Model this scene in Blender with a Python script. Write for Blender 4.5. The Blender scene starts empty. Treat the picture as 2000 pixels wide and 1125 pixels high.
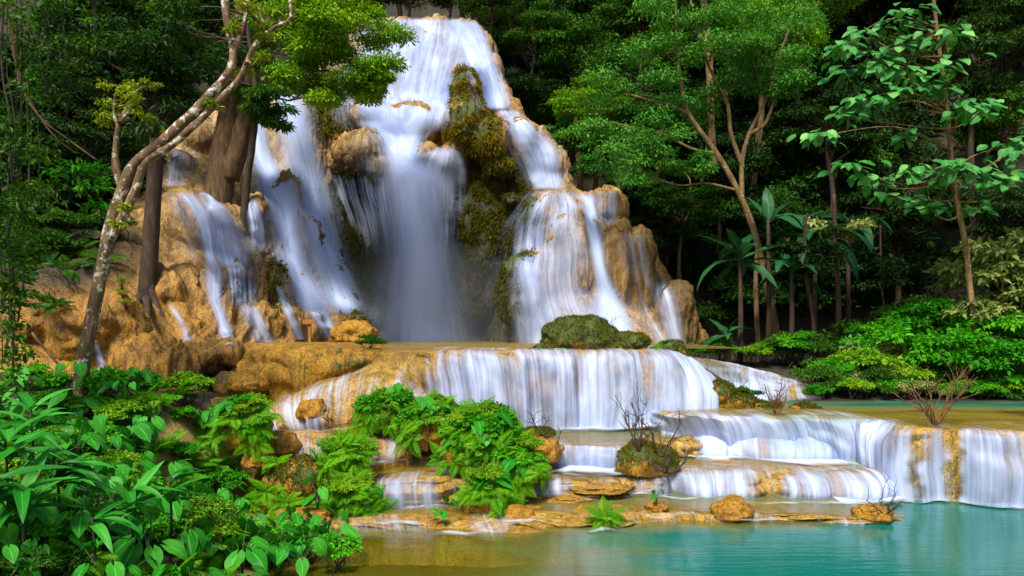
import bpy, math, random
import numpy as np
from mathutils import Vector, Matrix
from mathutils.bvhtree import BVHTree

random.seed(7)
RNG = np.random.default_rng(7)
SC = bpy.context.scene
COL = SC.collection

# ------------------------------------------------------------------ camera, light, exposure
CAM_H, FPX, HOR = 3.2, 1500.0, 645.0
cam_d = bpy.data.cameras.new('camera')
cam_d.sensor_width = 36.0
cam_d.lens = 36.0 * FPX / 2000.0
cam_d.shift_y = (HOR - 562.5) / 2000.0
cam_d.clip_start = 0.1
cam_d.clip_end = 500.0
cam = bpy.data.objects.new('camera', cam_d)
COL.objects.link(cam)
cam.location = (0, 0, CAM_H)
cam.rotation_euler = (math.radians(90), 0, 0)
SC.camera = cam

SUN_EL, SUN_AZ = 53.0, 199.0      # azimuth clockwise from +Y: sun stands behind the camera, a little to the left
wd = bpy.data.worlds.new('World')
SC.world = wd
wd.use_nodes = True
wn = wd.node_tree
sky = wn.nodes.new('ShaderNodeTexSky')
sky.sky_type = 'NISHITA'
sky.sun_disc = False
sky.sun_elevation = math.radians(SUN_EL)
sky.sun_rotation = math.radians(SUN_AZ)
sky.air_density = 1.0
sky.dust_density = 2.0
bg = wn.nodes['Background']
bg.inputs['Strength'].default_value = 0.08
wn.links.new(sky.outputs[0], bg.inputs['Color'])

sun_d = bpy.data.lights.new('sun', 'SUN')
sun_d.energy = 3.3
sun_d.angle = math.radians(14)
sun_d.color = (1.0, 0.93, 0.80)
sun = bpy.data.objects.new('sun', sun_d)
COL.objects.link(sun)
_az, _el = math.radians(SUN_AZ), math.radians(SUN_EL)
_to_sun = Vector((math.sin(_az) * math.cos(_el), math.cos(_az) * math.cos(_el), math.sin(_el)))
sun.rotation_euler = _to_sun.to_track_quat('Z', 'Y').to_euler()
sun.location = (0, 0, 40)

SC.view_settings.view_transform = 'Standard'
SC.view_settings.look = 'None'
SC.view_settings.exposure = 0.95
SC.view_settings.gamma = 1.0
SC.render.engine = 'CYCLES'
SC.cycles.max_bounces = 6
SC.cycles.diffuse_bounces = 3
SC.cycles.glossy_bounces = 2
SC.cycles.transmission_bounces = 3
SC.cycles.transparent_max_bounces = 24
SC.cycles.use_denoising = True
SC.cycles.use_adaptive_sampling = True

# ------------------------------------------------------------------ helpers
def P(px, py, d):
    """photo pixel at a known distance -> world point"""
    return np.array([(px - 1000.0) / FPX * d, d, CAM_H + (HOR - py) / FPX * d])

def G(px, py, z):
    """photo pixel on a level surface of height z -> world point"""
    return P(px, py, (CAM_H - z) * FPX / (py - HOR))

def to_px(v):
    v = np.asarray(v)
    return 1000 + v[..., 0] / v[..., 1] * FPX, HOR - (v[..., 2] - CAM_H) / v[..., 1] * FPX

def _hash(ix, iy, iz):
    h = (ix * 374761393 + iy * 668265263 + iz * 2147483647 + 1013904223) & 0xffffffff
    h = ((h ^ (h >> 13)) * 1274126177) & 0xffffffff
    h = ((h ^ (h >> 16)) * 2246822519) & 0xffffffff
    return ((h ^ (h >> 15)) & 0xffffff) / float(0xffffff)

def vnoise(p):
    p = np.asarray(p, float)
    i = np.floor(p).astype(np.int64)
    f = p - i
    f = f * f * f * (f * (f * 6 - 15) + 10)
    x, y, z = i[..., 0], i[..., 1], i[..., 2]
    fx, fy, fz = f[..., 0], f[..., 1], f[..., 2]
    r = 0
    for dx in (0, 1):
        for dy in (0, 1):
            for dz in (0, 1):
                w = (fx if dx else 1 - fx) * (fy if dy else 1 - fy) * (fz if dz else 1 - fz)
                r = r + w * _hash(x + dx, y + dy, z + dz)
    return r

def fbm(p, oct=4, gain=0.5):
    p = np.asarray(p, float)
    a, s, t = 1.0, 0.0, 0.0
    for k in range(oct):
        s = s + a * vnoise(p + 17.3 * k)
        t += a
        a *= gain
        p = p * 2.03
    return s / t

def billow(p, oct=3, gain=0.5):
    p = np.asarray(p, float)
    a, s, t = 1.0, 0.0, 0.0
    for k in range(oct):
        s = s + a * np.abs(2 * vnoise(p + 31.7 * k) - 1)
        t += a
        a *= gain
        p = p * 2.1
    return s / t

def sstep(a, b, x):
    t = np.clip((np.asarray(x, float) - a) / (b - a), 0, 1)
    return t * t * (3 - 2 * t)

def resample(pts, n):
    """Catmull-Rom through pts, n points evenly by length"""
    pts = np.asarray(pts, float)
    if len(pts) == 2:
        t = np.linspace(0, 1, n)[:, None]
        return pts[0] * (1 - t) + pts[1] * t
    e = np.vstack([2 * pts[0] - pts[1], pts, 2 * pts[-1] - pts[-2]])
    out = []
    for i in range(1, len(e) - 2):
        t = np.linspace(0, 1, 24, endpoint=False)[:, None]
        a, b, c, d = e[i - 1], e[i], e[i + 1], e[i + 2]
        out.append(0.5 * (2 * b + (c - a) * t + (2 * a - 5 * b + 4 * c - d) * t ** 2 + (3 * b - a - 3 * c + d) * t ** 3))
    out.append(pts[-1:])
    o = np.vstack(out)
    L = np.r_[0, np.cumsum(np.linalg.norm(np.diff(o, axis=0), axis=1))]
    s = np.linspace(0, L[-1], n)
    return np.stack([np.interp(s, L, o[:, k]) for k in range(o.shape[1])], 1)

def mesh_np(name, verts, faces, mat=None, smooth=True, attrs=None):
    """faces: int array (n,3) or (n,4), or a list of such arrays"""
    me = bpy.data.meshes.new(name)
    verts = np.ascontiguousarray(verts, dtype=np.float32)
    fl = faces if isinstance(faces, list) else [faces]
    fl = [np.asarray(f, dtype=np.int32) for f in fl if len(f)]
    me.vertices.add(len(verts))
    me.vertices.foreach_set('co', verts.ravel())
    loops = np.concatenate([f.ravel() for f in fl])
    sizes = np.concatenate([np.full(len(f), f.shape[1], np.int32) for f in fl])
    me.loops.add(len(loops))
    me.loops.foreach_set('vertex_index', loops)
    me.polygons.add(len(sizes))
    me.polygons.foreach_set('loop_start', np.r_[0, np.cumsum(sizes)[:-1]].astype(np.int32))
    me.polygons.foreach_set('loop_total', sizes)
    me.polygons.foreach_set('use_smooth', np.full(len(sizes), smooth))
    for k, v in (attrs or {}).items():
        v = np.asarray(v, np.float32)
        if v.ndim == 1:
            a = me.attributes.new(k, 'FLOAT', 'POINT')
            a.data.foreach_set('value', v)
        else:
            a = me.attributes.new(k, 'FLOAT_VECTOR', 'POINT')
            a.data.foreach_set('vector', np.ascontiguousarray(v).ravel())
    if mat:
        me.materials.append(mat)
    me.update(calc_edges=True)
    return me

def link(name, me, parent=None, loc=None, rot=None, scale=None):
    o = bpy.data.objects.new(name, me)
    COL.objects.link(o)
    if parent:
        o.parent = parent
    if loc is not None:
        o.location = loc
    if rot is not None:
        o.rotation_euler = rot
    if scale is not None:
        o.scale = (scale,) * 3 if np.isscalar(scale) else scale
    return o

def thing(name, label, cat, loc=(0, 0, 0), group=None, rot=None, scale=None):
    o = link(name, None, loc=loc, rot=rot, scale=scale)
    tag(o, label, cat, group)
    o.empty_display_size = 0.2
    return o

def tag(o, label, cat, group=None, kind=None):
    o['label'] = label
    o['category'] = cat
    if group:
        o['group'] = group
    if kind:
        o['kind'] = kind
    return o

def structure(o, label=None):
    o['kind'] = 'structure'
    if label:
        o['label'] = label
    return o

def grid_faces(nu, nv, off=0):
    """nu rows by nv columns"""
    i = np.arange(nu - 1)[:, None] * nv + np.arange(nv - 1)[None, :]
    i = i.ravel() + off
    return np.stack([i, i + 1, i + nv + 1, i + nv], 1)

def tube(path, radii, seg=8, rough=0.0, seed=0):
    """tapered tube through path points -> verts, quad faces (ends closed by shrinking)"""
    path = np.asarray(path, float)
    n = len(path)
    radii = np.broadcast_to(np.asarray(radii, float), (n,)).copy()
    tan = np.gradient(path, axis=0)
    tan /= np.linalg.norm(tan, axis=1)[:, None] + 1e-9
    ref = np.array([0.31, 0.95, 0.1])
    u = np.cross(tan, ref)
    u /= np.linalg.norm(u, axis=1)[:, None] + 1e-9
    w = np.cross(tan, u)
    a = np.arange(seg) / seg * 2 * np.pi
    r = radii[:, None] * np.ones(seg)[None, :]
    ring = np.cos(a)[None, :, None] * u[:, None, :] + np.sin(a)[None, :, None] * w[:, None, :]
    pts = path[:, None, :] + ring * r[:, :, None]
    if rough:
        nz = fbm(pts * (1.2 / max(radii.max(), 0.02)) * np.array([1, 1, 0.3]) + seed * 9.1, 3) - 0.5
        pts = pts + ring * (nz * rough * r)[:, :, None]
    v = pts.reshape(-1, 3)
    i = np.arange(n - 1)[:, None] * seg + np.arange(seg)[None, :]
    j = np.arange(n - 1)[:, None] * seg + (np.arange(seg)[None, :] + 1) % seg
    f = np.stack([i.ravel(), j.ravel(), (j + seg).ravel(), (i + seg).ravel()], 1)
    v = np.vstack([v, path[:1], path[-1:]])
    c0, c1 = n * seg, n * seg + 1
    k = np.arange(seg)
    cap = np.stack([np.r_[(k + 1) % seg, (n - 1) * seg + k], np.r_[k, (n - 1) * seg + (k + 1) % seg],
                    np.r_[np.full(seg, c0), np.full(seg, c1)]], 1)
    return v, f, cap

def join_tubes(tubes):
    V, Q, T, o = [], [], [], 0
    for v, q, t in tubes:
        V.append(v); Q.append(q + o); T.append(t + o); o += len(v)
    return np.vstack(V), [np.vstack(Q), np.vstack(T)]

# ------------------------------------------------------------------ materials
class NT:
    def __init__(self, name):
        self.m = bpy.data.materials.new(name)
        self.m.use_nodes = True
        self.t = self.m.node_tree
        self.t.nodes.clear()
        self.out = self.t.nodes.new('ShaderNodeOutputMaterial')
    def n(self, typ, ins=None, **props):
        nd = self.t.nodes.new('ShaderNode' + typ)
        for k, v in props.items():
            setattr(nd, k, v)
        for k, v in (ins or {}).items():
            s = nd.inputs[k]
            if isinstance(v, bpy.types.NodeSocket):
                self.t.links.new(v, s)
            elif hasattr(v, 'outputs'):
                self.t.links.new(v.outputs[0], s)
            else:
                if s.type == 'RGBA' and len(v) == 3:
                    v = (*v, 1)
                s.default_value = v
        return nd
    def math(self, op, a, b=0.0, clamp=False):
        return self.n('Math', {0: a, 1: b}, operation=op, use_clamp=clamp)
    def mix(self, f, a, b, blend='MIX'):
        nd = self.n('Mix', None, data_type='RGBA', blend_type=blend)
        for k, v in ((0, f), (6, a), (7, b)):
            s = nd.inputs[k]
            if isinstance(v, bpy.types.NodeSocket):
                self.t.links.new(v, s)
            elif hasattr(v, 'outputs'):
                self.t.links.new(v.outputs[0], s)
            else:
                s.default_value = (*v, 1) if k > 0 and len(v) == 3 else v
        return nd.outputs[2]
    def ramp(self, fac, stops, interp='LINEAR'):
        nd = self.n('ValToRGB', {0: fac})
        cr = nd.color_ramp
        cr.interpolation = interp
        while len(cr.elements) < len(stops):
            cr.elements.new(0.5)
        for e, (p, c) in zip(cr.elements, stops):
            e.position = p
            e.color = (*c, 1) if not np.isscalar(c) else (c, c, c, 1)
        return nd.outputs[0]
    def noise(self, vec, scale, detail=3, rough=0.5, **kw):
        return self.n('TexNoise', {'Vector': vec, 'Scale': scale, 'Detail': detail, 'Roughness': rough}, **kw).outputs[0]
    def attr(self, name, out='Fac'):
        return self.n('Attribute', None, attribute_name=name).outputs[out]
    def scaled(self, vec, s):
        return self.n('VectorMath', {0: vec, 1: s}, operation='MULTIPLY').outputs[0]
    def done(self, shader):
        self.t.links.new(shader.outputs[0] if hasattr(shader, 'outputs') else shader, self.out.inputs[0])
        return self.m

def rock_material(name, c_dark, c_mid, c_light, moss_c=(0.055, 0.085, 0.008), ochre=(0.58, 0.27, 0.014)):
    t = NT(name)
    co = t.n('TexCoord').outputs['Object']
    st = t.scaled(co, (1.0, 1.0, 0.22))
    n1 = t.noise(st, 1.7, 6, 0.6)
    n2 = t.noise(st, 7.0, 4, 0.6)
    n3 = t.noise(co, 24.0, 4, 0.65)
    mixn = t.math('ADD', t.math('MULTIPLY', n1, 0.65), t.math('MULTIPLY', n2, 0.35))
    base = t.ramp(mixn, [(0.30, c_dark), (0.47, c_mid), (0.68, c_light)])
    och = t.math('MULTIPLY', t.attr('ochre'), t.n('MapRange', {0: n1, 1: 0.3, 2: 0.6, 3: 0.55, 4: 1.0}), clamp=True)
    ochv = t.mix(n2, tuple(0.45 * v for v in ochre), ochre)
    base = t.mix(och, base, ochv)
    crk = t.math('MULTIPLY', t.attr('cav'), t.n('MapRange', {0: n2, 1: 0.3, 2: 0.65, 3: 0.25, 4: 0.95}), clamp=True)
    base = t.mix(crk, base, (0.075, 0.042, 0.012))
    stn = t.noise(t.scaled(co, (2.2, 2.2, 0.12)), 2.4, 4, 0.6)
    base = t.mix(t.n('MapRange', {0: stn, 1: 0.46, 2: 0.64, 3: 0.0, 4: 0.85}), base, tuple(0.42 * v for v in c_mid))
    pit = t.ramp(n3, [(0.36, 0.45), (0.5, 1.0)])
    base = t.mix(1.0, base, pit, 'MULTIPLY')
    mf = t.math('ADD', t.attr('moss'), t.math('MULTIPLY', t.math('SUBTRACT', t.noise(co, 3.5, 5, 0.7), 0.5), 1.5))
    mfac = t.n('MapRange', {0: mf, 1: 0.42, 2: 0.62, 3: 0.0, 4: 1.0}, interpolation_type='SMOOTHSTEP')
    mossn = t.noise(co, 30.0, 3, 0.7)
    mossc = t.ramp(mossn, [(0.3, tuple(0.3 * v for v in moss_c)), (0.52, moss_c), (0.72, (moss_c[0] * 2.4, moss_c[1] * 1.7, moss_c[2]))])
    col = t.mix(t.math('MULTIPLY', mfac, t.n('MapRange', {0: t.attr('moss'), 1: 0.02, 2: 0.2})), base, mossc)
    wshade = t.math('MULTIPLY', t.attr('wet_shade'), t.n('MapRange', {0: n1, 1: 0.25, 2: 0.55, 3: 0.6, 4: 1.0}), clamp=True)
    col = t.mix(wshade, col, (0.022, 0.017, 0.005))  # dark wet rock, and on the cliff the shade of recesses painted in
    n4 = t.noise(t.scaled(co, (1, 1, 0.4)), 14.0, 6, 0.7)
    b1 = t.n('Bump', {'Strength': 0.6, 'Distance': 0.05, 'Height': n3})
    b1b = t.n('Bump', {'Strength': 0.45, 'Distance': 0.10, 'Height': n4, 'Normal': b1})
    b2 = t.n('Bump', {'Strength': 0.6, 'Distance': 0.22, 'Height': n2, 'Normal': b1b})
    p = t.n('BsdfPrincipled', {'Base Color': col, 'Roughness': t.ramp(n2, [(0.3, 0.35), (0.7, 0.75)]), 'Normal': b2, 'Specular IOR Level': 0.4})
    return t.done(p)

M = {}
M['cliff'] = rock_material('travertine_cliff', (0.085, 0.040, 0.008), (0.35, 0.205, 0.055), (0.66, 0.49, 0.25))
M['terrace'] = rock_material('travertine_terrace', (0.24, 0.12, 0.010), (0.52, 0.30, 0.035), (0.70, 0.49, 0.14))
M['boulder'] = rock_material('ochre_boulder', (0.20, 0.085, 0.004), (0.48, 0.235, 0.012), (0.64, 0.38, 0.04))

def veil_material(name, col=(0.76, 0.81, 0.93), fu=5.0, fv=0.25, soft=1.35, gain=1.15, lo=(0.42, 0.54, 0.85)):
    """running water seen as a silky sheet: white strands along the flow, see-through between them"""
    t = NT(name)
    fl = t.attr('flow', 'Vector')
    wv = t.n('VectorMath', {0: fl, 1: t.n('CombineXYZ', {0: t.math('MULTIPLY', t.math('SUBTRACT', t.noise(t.scaled(fl, (0.9, 0.9, 1)), 1.0, 2, 0.5), 0.5), 0.16)}).outputs[0]}, operation='ADD').outputs[0]
    a1 = t.noise(t.scaled(wv, (fu, fv, 1)), 1.0, 2, 0.5)
    a2 = t.noise(t.scaled(wv, (fu * 3.1, fv * 1.3, 1)), 1.0, 2, 0.5)
    a3 = t.noise(t.scaled(wv, (fu * 0.26, fv * 2.6, 1)), 1.0, 3, 0.5)
    s = t.math('ADD', t.math('ADD', t.math('MULTIPLY', a1, 0.30), t.math('MULTIPLY', a2, 0.20)), t.math('MULTIPLY', a3, 0.50))
    d = t.attr('dens')
    v = t.math('ADD', t.math('MULTIPLY', t.math('SUBTRACT', s, 0.5), gain * 2.2), t.math('SUBTRACT', t.math('MULTIPLY', d, 1.65), 0.27))
    al = t.n('MapRange', {0: v, 1: 0.0, 2: soft, 3: 0.0, 4: 0.96}, interpolation_type='SMOOTHSTEP')
    al = t.math('MULTIPLY', al, t.attr('edge'), clamp=True)
    bmp = t.n('Bump', {'Strength': 0.8, 'Distance': 0.12, 'Height': s})
    cw = t.ramp(s, [(0.34, lo), (0.50, (0.52, 0.63, 0.95)), (0.68, (0.74, 0.81, 0.98))])
    dif = t.n('BsdfDiffuse', {'Color': cw, 'Normal': bmp})
    tr = t.n('BsdfTranslucent', {'Color': cw})
    sh = t.n('MixShader', {0: 0.3, 1: dif, 2: tr})
    tp = t.n('BsdfTransparent')
    return t.done(t.n('MixShader', {0: al, 1: tp, 2: sh}))

M['veil'] = veil_material('falling_water')
M['veil_soft'] = veil_material('falling_water_soft', fu=3.4, fv=0.12, soft=1.1, gain=1.15, lo=(0.60, 0.70, 0.95))
M['veil_thread'] = veil_material('falling_water_threads', fu=8.0, fv=0.12, soft=0.9, gain=2.2)
M['veil_rim'] = veil_material('falling_water_terrace', fu=6.0, fv=0.30, soft=1.3, gain=1.75)

def pool_material(name, deep, shallow, omin=0.28, refl=0.55, rg=0.16):
    t = NT(name)
    co = t.n('TexCoord').outputs['Object']
    dep = t.attr('depth')
    n = t.noise(t.scaled(co, (0.35, 1.0, 1)), 1.1, 4, 0.6)
    dv = t.math('ADD', dep, t.math('MULTIPLY', t.math('SUBTRACT', n, 0.5), 0.75), clamp=True)
    body = t.ramp(dv, [(0.0, shallow), (0.35, tuple(0.5 * (a + b) for a, b in zip(shallow, deep))), (0.8, deep)])
    opac = t.n('MapRange', {0: dv, 1: 0.0, 2: 0.6, 3: omin, 4: 0.97})
    dif = t.n('BsdfDiffuse', {'Color': body})
    tp = t.n('BsdfTransparent', {'Color': (0.85, 0.92, 0.80)})
    under = t.n('MixShader', {0: opac, 1: tp, 2: dif})
    w1 = t.noise(t.scaled(co, (0.5, 2.2, 1)), 2.2, 4, 0.6)
    bmp = t.n('Bump', {'Strength': 0.16, 'Distance': 0.05, 'Height': w1})
    gl = t.n('BsdfGlossy', {'Color': (1, 1, 1), 'Roughness': rg, 'Normal': bmp})
    fr = t.n('Fresnel', {'IOR': 1.33, 'Normal': bmp})
    return t.done(t.n('MixShader', {0: t.math('MULTIPLY', fr, refl), 1: under, 2: gl}))

M['pool'] = pool_material('turquoise_pool_water', (0.003, 0.135, 0.11), (0.24, 0.18, 0.010), 0.28, 0.9, 0.10)
M['shallow'] = pool_material('shallow_terrace_water', (0.008, 0.10, 0.065), (0.42, 0.27, 0.03), 0.08, 0.22, 0.2)

def foam_material():
    t = NT('white_foam')
    fl = t.attr('flow', 'Vector')
    a1 = t.noise(t.scaled(fl, (1.6, 3.5, 1)), 1.0, 3, 0.55)
    v = t.math('ADD', t.math('MULTIPLY', t.math('SUBTRACT', a1, 0.5), 2.0), t.math('SUBTRACT', t.attr('dens'), 0.08))
    al = t.n('MapRange', {0: v, 1: 0.0, 2: 1.25, 3: 0.0, 4: 0.92}, interpolation_type='SMOOTHSTEP')
    dif = t.n('BsdfDiffuse', {'Color': (0.62, 0.70, 0.82)})
    return t.done(t.n('MixShader', {0: al, 1: t.n('BsdfTransparent'), 2: dif}))
M['foam'] = foam_material()

def ground_material():
    t = NT('forest_floor')
    co = t.n('TexCoord').outputs['Object']
    n = t.noise(co, 1.3, 6, 0.65)
    c = t.ramp(n, [(0.3, (0.008, 0.007, 0.003)), (0.5, (0.022, 0.020, 0.006)), (0.7, (0.05, 0.035, 0.012))])
    pf = t.attr('poolbed')
    c2 = t.ramp(t.noise(co, 2.5, 5, 0.6), [(0.3, (0.20, 0.13, 0.03)), (0.6, (0.40, 0.27, 0.07))])
    b = t.n('Bump', {'Strength': 0.6, 'Distance': 0.1, 'Height': t.noise(co, 9, 5, 0.7)})
    return t.done(t.n('BsdfPrincipled', {'Base Color': t.mix(pf, c, c2), 'Roughness': 0.9, 'Normal': b}))
M['ground'] = ground_material()

# ------------------------------------------------------------------ ground
POOL_X = -2.3
def terrain_z(x, y):
    x = np.asarray(x, float); y = np.asarray(y, float)
    z = -1.0 + 0 * x
    z = z + 0.75 * sstep(12.6, 14.4, y)                      # under the low terraces
    z = np.where(True, z + 2.85 * sstep(18.3, 19.2, y) * (1 - 0.42 * sstep(4.0, 6.5, x)), z)
    right = sstep(4.0, 6.5, x)
    z = z + right * (0.55 * sstep(19.6, 22.5, y) + 0.5 * sstep(23.0, 28.0, y))
    z = z + np.clip(y - 31.0, 0, None) * 1.05 * sstep(31, 36, y)
    # bank with the thicket on the left
    bx = POOL_X - 0.25 * np.sin(y * 1.3)
    bank = sstep(0.0, 4.5, bx - x)
    zb = 0.95 * sstep(0, 1.0, bx - x) + 1.15 * bank + 0.45 * sstep(4.0, 9, bx - x)
    z = z + zb * (1 - sstep(17.0, 19.5, y)) * (1 - 0.85 * sstep(10.8, 12.6, y) * sstep(-6.6, -5.0, x))
    z = z + sstep(8.5, 12.5, -x) * (sstep(16.5, 24, y) * 1.2 + np.clip(y - 20, 0, 14) * 0.35)
    z = z + np.clip(-x - 14, 0, 30) * 0.5 * sstep(8, 20, y)
    z = z + np.clip(x - 14, 0, 40) * 0.45 * sstep(16, 24, y)
    return z + 0.12 * (fbm(np.stack([x * 0.6, y * 0.6, 0 * x], -1), 3) - 0.5)

gx = np.r_[np.linspace(-70, -16, 28), np.linspace(-15.6, 15.6, 120), np.linspace(16, 70, 28)]
gy = np.r_[np.linspace(-30, 2, 12), np.linspace(2.5, 34, 120), np.linspace(35, 110, 40)]
GX, GY = np.meshgrid(gx, gy)
GZ = terrain_z(GX, GY)
gv = np.stack([GX, GY, GZ], -1).reshape(-1, 3)
pb = ((GY < 19) & ((GX > POOL_X - 1.0) | ((GX > -6.2) & (GY > 11.2)))).astype(float).ravel()
ground = link('ground', mesh_np('ground', gv, grid_faces(len(gy), len(gx)), M['ground'], True, {'poolbed': pb}))
structure(ground)

# ------------------------------------------------------------------ cliff
CTRL = [(-60, 800, 16), (-60, 600, 18), (-60, 430, 24), (30, 800, 16), (30, 600, 18.2), (30, 520, 19.3), (30, 430, 23), (200, 790, 16.6), (200, 620, 18.7),
        (200, 520, 20.2), (200, 440, 23), (330, 790, 17.2), (330, 640, 19.7), (330, 520, 22.2), (330, 380, 25.3),
        (330, 300, 27.7), (400, 250, 29.2), (480, 690, 20), (480, 600, 22.4), (480, 500, 24.2), (480, 400, 26.4),
        (480, 260, 29.8), (540, 150, 32.2), (560, 660, 22.8), (560, 560, 25.2), (560, 400, 28.4), (560, 250, 30.6),
        (600, 190, 32), (640, 650, 24.8), (650, 560, 27.2), (640, 400, 30.6), (640, 250, 31.8), (700, 670, 27),
        (700, 560, 31), (700, 400, 33.6), (700, 330, 33), (700, 200, 33.2), (700, 60, 36), (800, 680, 34), (800, 500, 34.5),
        (850, 400, 33.5), (900, 680, 34), (900, 520, 33.8), (800, 40, 36), (900, 40, 36), (950, 60, 36), (1000, 200, 34.6), (830, 190, 34.2),
        (830, 270, 33), (830, 330, 32.4), (960, 600, 33), (1000, 300, 32), (1060, 300, 32.8), (1100, 300, 33.2),
        (1100, 370, 31.2), (1050, 420, 30.4), (1100, 500, 29.3), (1050, 600, 28.3), (1100, 670, 27.2), (1200, 380, 31),
        (1200, 450, 29.8), (1250, 450, 30.1), (1200, 550, 29), (1300, 600, 28.6), (1250, 670, 27), (1350, 680, 27), (1400, 690, 29), (1400, 550, 32)]
SKYL = [(-80, 440, 24), (200, 425, 24), (300, 300, 28), (380, 238, 30), (480, 200, 31), (520, 143, 32.6), (600, 150, 32.6),
        (660, 100, 34.5), (700, 42, 36.4), (780, 36, 36.4), (850, 32, 36.4), (930, 42, 36.4), (962, 75, 36), (992, 195, 34.8),
        (1060, 255, 33.6), (1108, 300, 33.4), (1116, 372, 31.6), (1205, 372, 31.2), (1226, 443, 30.5), (1275, 452, 30.4),
        (1300, 555, 29.8), (1360, 640, 29), (1400, 700, 29.5)]
BLOBS = [(705, 300, 31.7, 58, 54, 1.35), (742, 335, 31.4, 26, 36, 0.8), (718, 222, 32.6, 36, 32, 0.9), (670, 320, 32.2, 30, 30, 0.8),
         (800, 255, 32.8, 60, 60, 1.1), (835, 312, 32.0, 48, 34, 1.1), (872, 315, 31.8, 26, 36, 0.9), (780, 335, 31.9, 40, 50, 0.9),
         (912, 172, 31.8, 33, 46, 0.9), (890, 250, 32.2, 26, 46, 0.9), (915, 240, 31.5, 44, 62, 1.2), (955, 275, 31.3, 42, 48, 1.1), (975, 330, 31.3, 34, 30, 0.8),
         (960, 440, 32.2, 66, 110, 1.1), (930, 540, 32.4, 36, 80, 0.9), (880, 400, 32.6, 28, 52, 0.9),
         (1020, 290, 32.2, 34, 60, 0.9), (1075, 325, 32.4, 38, 46, 0.9), (1080, 428, 30.4, 74, 62, 1.4), (1030, 565, 28.9, 62, 84, 1.3),
         (1110, 525, 29.0, 58, 118, 1.2), (1172, 408, 30.7, 52, 36, 1.0), (1200, 545, 29.0, 46, 100, 1.2), (1250, 560, 29.1, 36, 110, 1.1), (1318, 655, 28, 40, 96, 1.0),
         (1000, 392, 30.9, 24, 20, 0.8), (1150, 470, 29.6, 30, 40, 0.9),
         (345, 340, 27.4, 44, 40, 1.1), (402, 285, 29, 46, 42, 1.1), (365, 445, 25.2, 60, 78, 1.3), (440, 470, 25.1, 40, 78, 1.0),
         (560, 400, 28.4, 36, 66, 0.9), (595, 470, 27.9, 30, 56, 0.8), (420, 545, 23.2, 26, 30, 0.7), (470, 535, 23.6, 30, 20, 0.8), (500, 440, 26, 26, 60, 0.8),
         (525, 570, 24.3, 40, 62, 0.9), (325, 580, 21.4, 60, 56, 1.2), (395, 610, 21.9, 50, 60, 1.0), (450, 630, 21.6, 30, 50, 0.7), (560, 640, 23.4, 36, 44, 0.8),
         (685, 635, 25.6, 44, 30, 1.0), (610, 640, 24.6, 30, 40, 0.7), (505, 645, 22.2, 34, 44, 0.7),
         (300, 725, 17.6, 88, 62, 1.1), (385, 700, 18.4, 66, 36, 0.9), (200, 640, 18.1, 96, 84, 1.3), (95, 610, 18.3, 90, 80, 1.3),
         (350, 770, 17.0, 36, 26, 0.5), (265, 765, 17.0, 40, 34, 0.6), (475, 752, 17.7, 40, 24, 0.5), (430, 690, 18.4, 40, 26, 0.7), (250, 690, 18, 60, 40, 0.9)]
MOSS = [(912, 175, 40, 56, 0.62), (925, 255, 52, 62, 0.75), (965, 430, 80, 130, 0.85), (700, 480, 70, 140, 0.8), (640, 210, 40, 60, 0.8), (960, 600, 60, 80, 0.6),
        (560, 560, 30, 60, 0.35), (540, 545, 20, 60, 0.6), (1150, 620, 40, 40, 0.3), (750, 560, 40, 120, 0.4), (1210, 650, 40, 20, 0.3)]
OCHRE = [(200, 680, 260, 170, 1.0), (360, 560, 110, 200, 0.45), (520, 640, 120, 80, 0.75), (690, 630, 60, 50, 0.7), (1240, 560, 120, 150, 0.35), (920, 220, 80, 130, 0.9), (1180, 400, 60, 60, 0.4), (1040, 330, 60, 80, 0.35), (640, 220, 40, 80, 0.6)]
WET_SHADE = [(965, 375, 70, 70, 1.0), (700, 430, 70, 110, 1.0), (830, 540, 130, 170, 1.0), (500, 470, 25, 60, 0.7), (80, 490, 190, 80, 1.0), (470, 570, 30, 30, 0.8), (420, 730, 30, 22, 0.8), (1330, 500, 50, 140, 0.7), (930, 560, 60, 120, 0.6)]  # painted shade of recesses, hollows and the dim left slope, partly wet stain

def spots(px, py, L):
    a = np.zeros(len(px))
    for x, y, rx, ry, s in L:
        r = ((px - x) / rx) ** 2 + ((py - y) / ry) ** 2
        a = np.maximum(a, s * np.clip(1.35 - r * 0.7, 0, 1))
    return a

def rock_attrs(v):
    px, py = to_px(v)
    return {'moss': spots(px, py, MOSS), 'ochre': spots(px, py, OCHRE), 'wet_shade': spots(px, py, WET_SHADE)}

def tps(pts, vals, lam=0.02):
    n = len(pts)
    d = np.linalg.norm(pts[:, None] - pts[None], axis=2)
    K = np.where(d > 0, d ** 2 * np.log(d + 1e-9), 0) + lam * n * np.eye(n)
    Pm = np.c_[np.ones(n), pts]
    A = np.block([[K, Pm], [Pm.T, np.zeros((3, 3))]])
    w = np.linalg.solve(A, np.r_[vals, 0, 0, 0])
    def f(q):
        d = np.linalg.norm(q[:, None] - pts[None], axis=2)
        return np.where(d > 0, d ** 2 * np.log(d + 1e-9), 0) @ w[:n] + np.c_[np.ones(len(q)), q] @ w[n:]
    return f

def icosphere(sub=3):
    import bmesh
    bm = bmesh.new()
    bmesh.ops.create_icosphere(bm, subdivisions=sub, radius=1.0)
    v = np.array([x.co[:] for x in bm.verts]); f = np.array([[q.index for q in x.verts] for x in bm.faces])
    bm.free()
    return v, f
ICO_V, ICO_F = icosphere(3)

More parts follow.
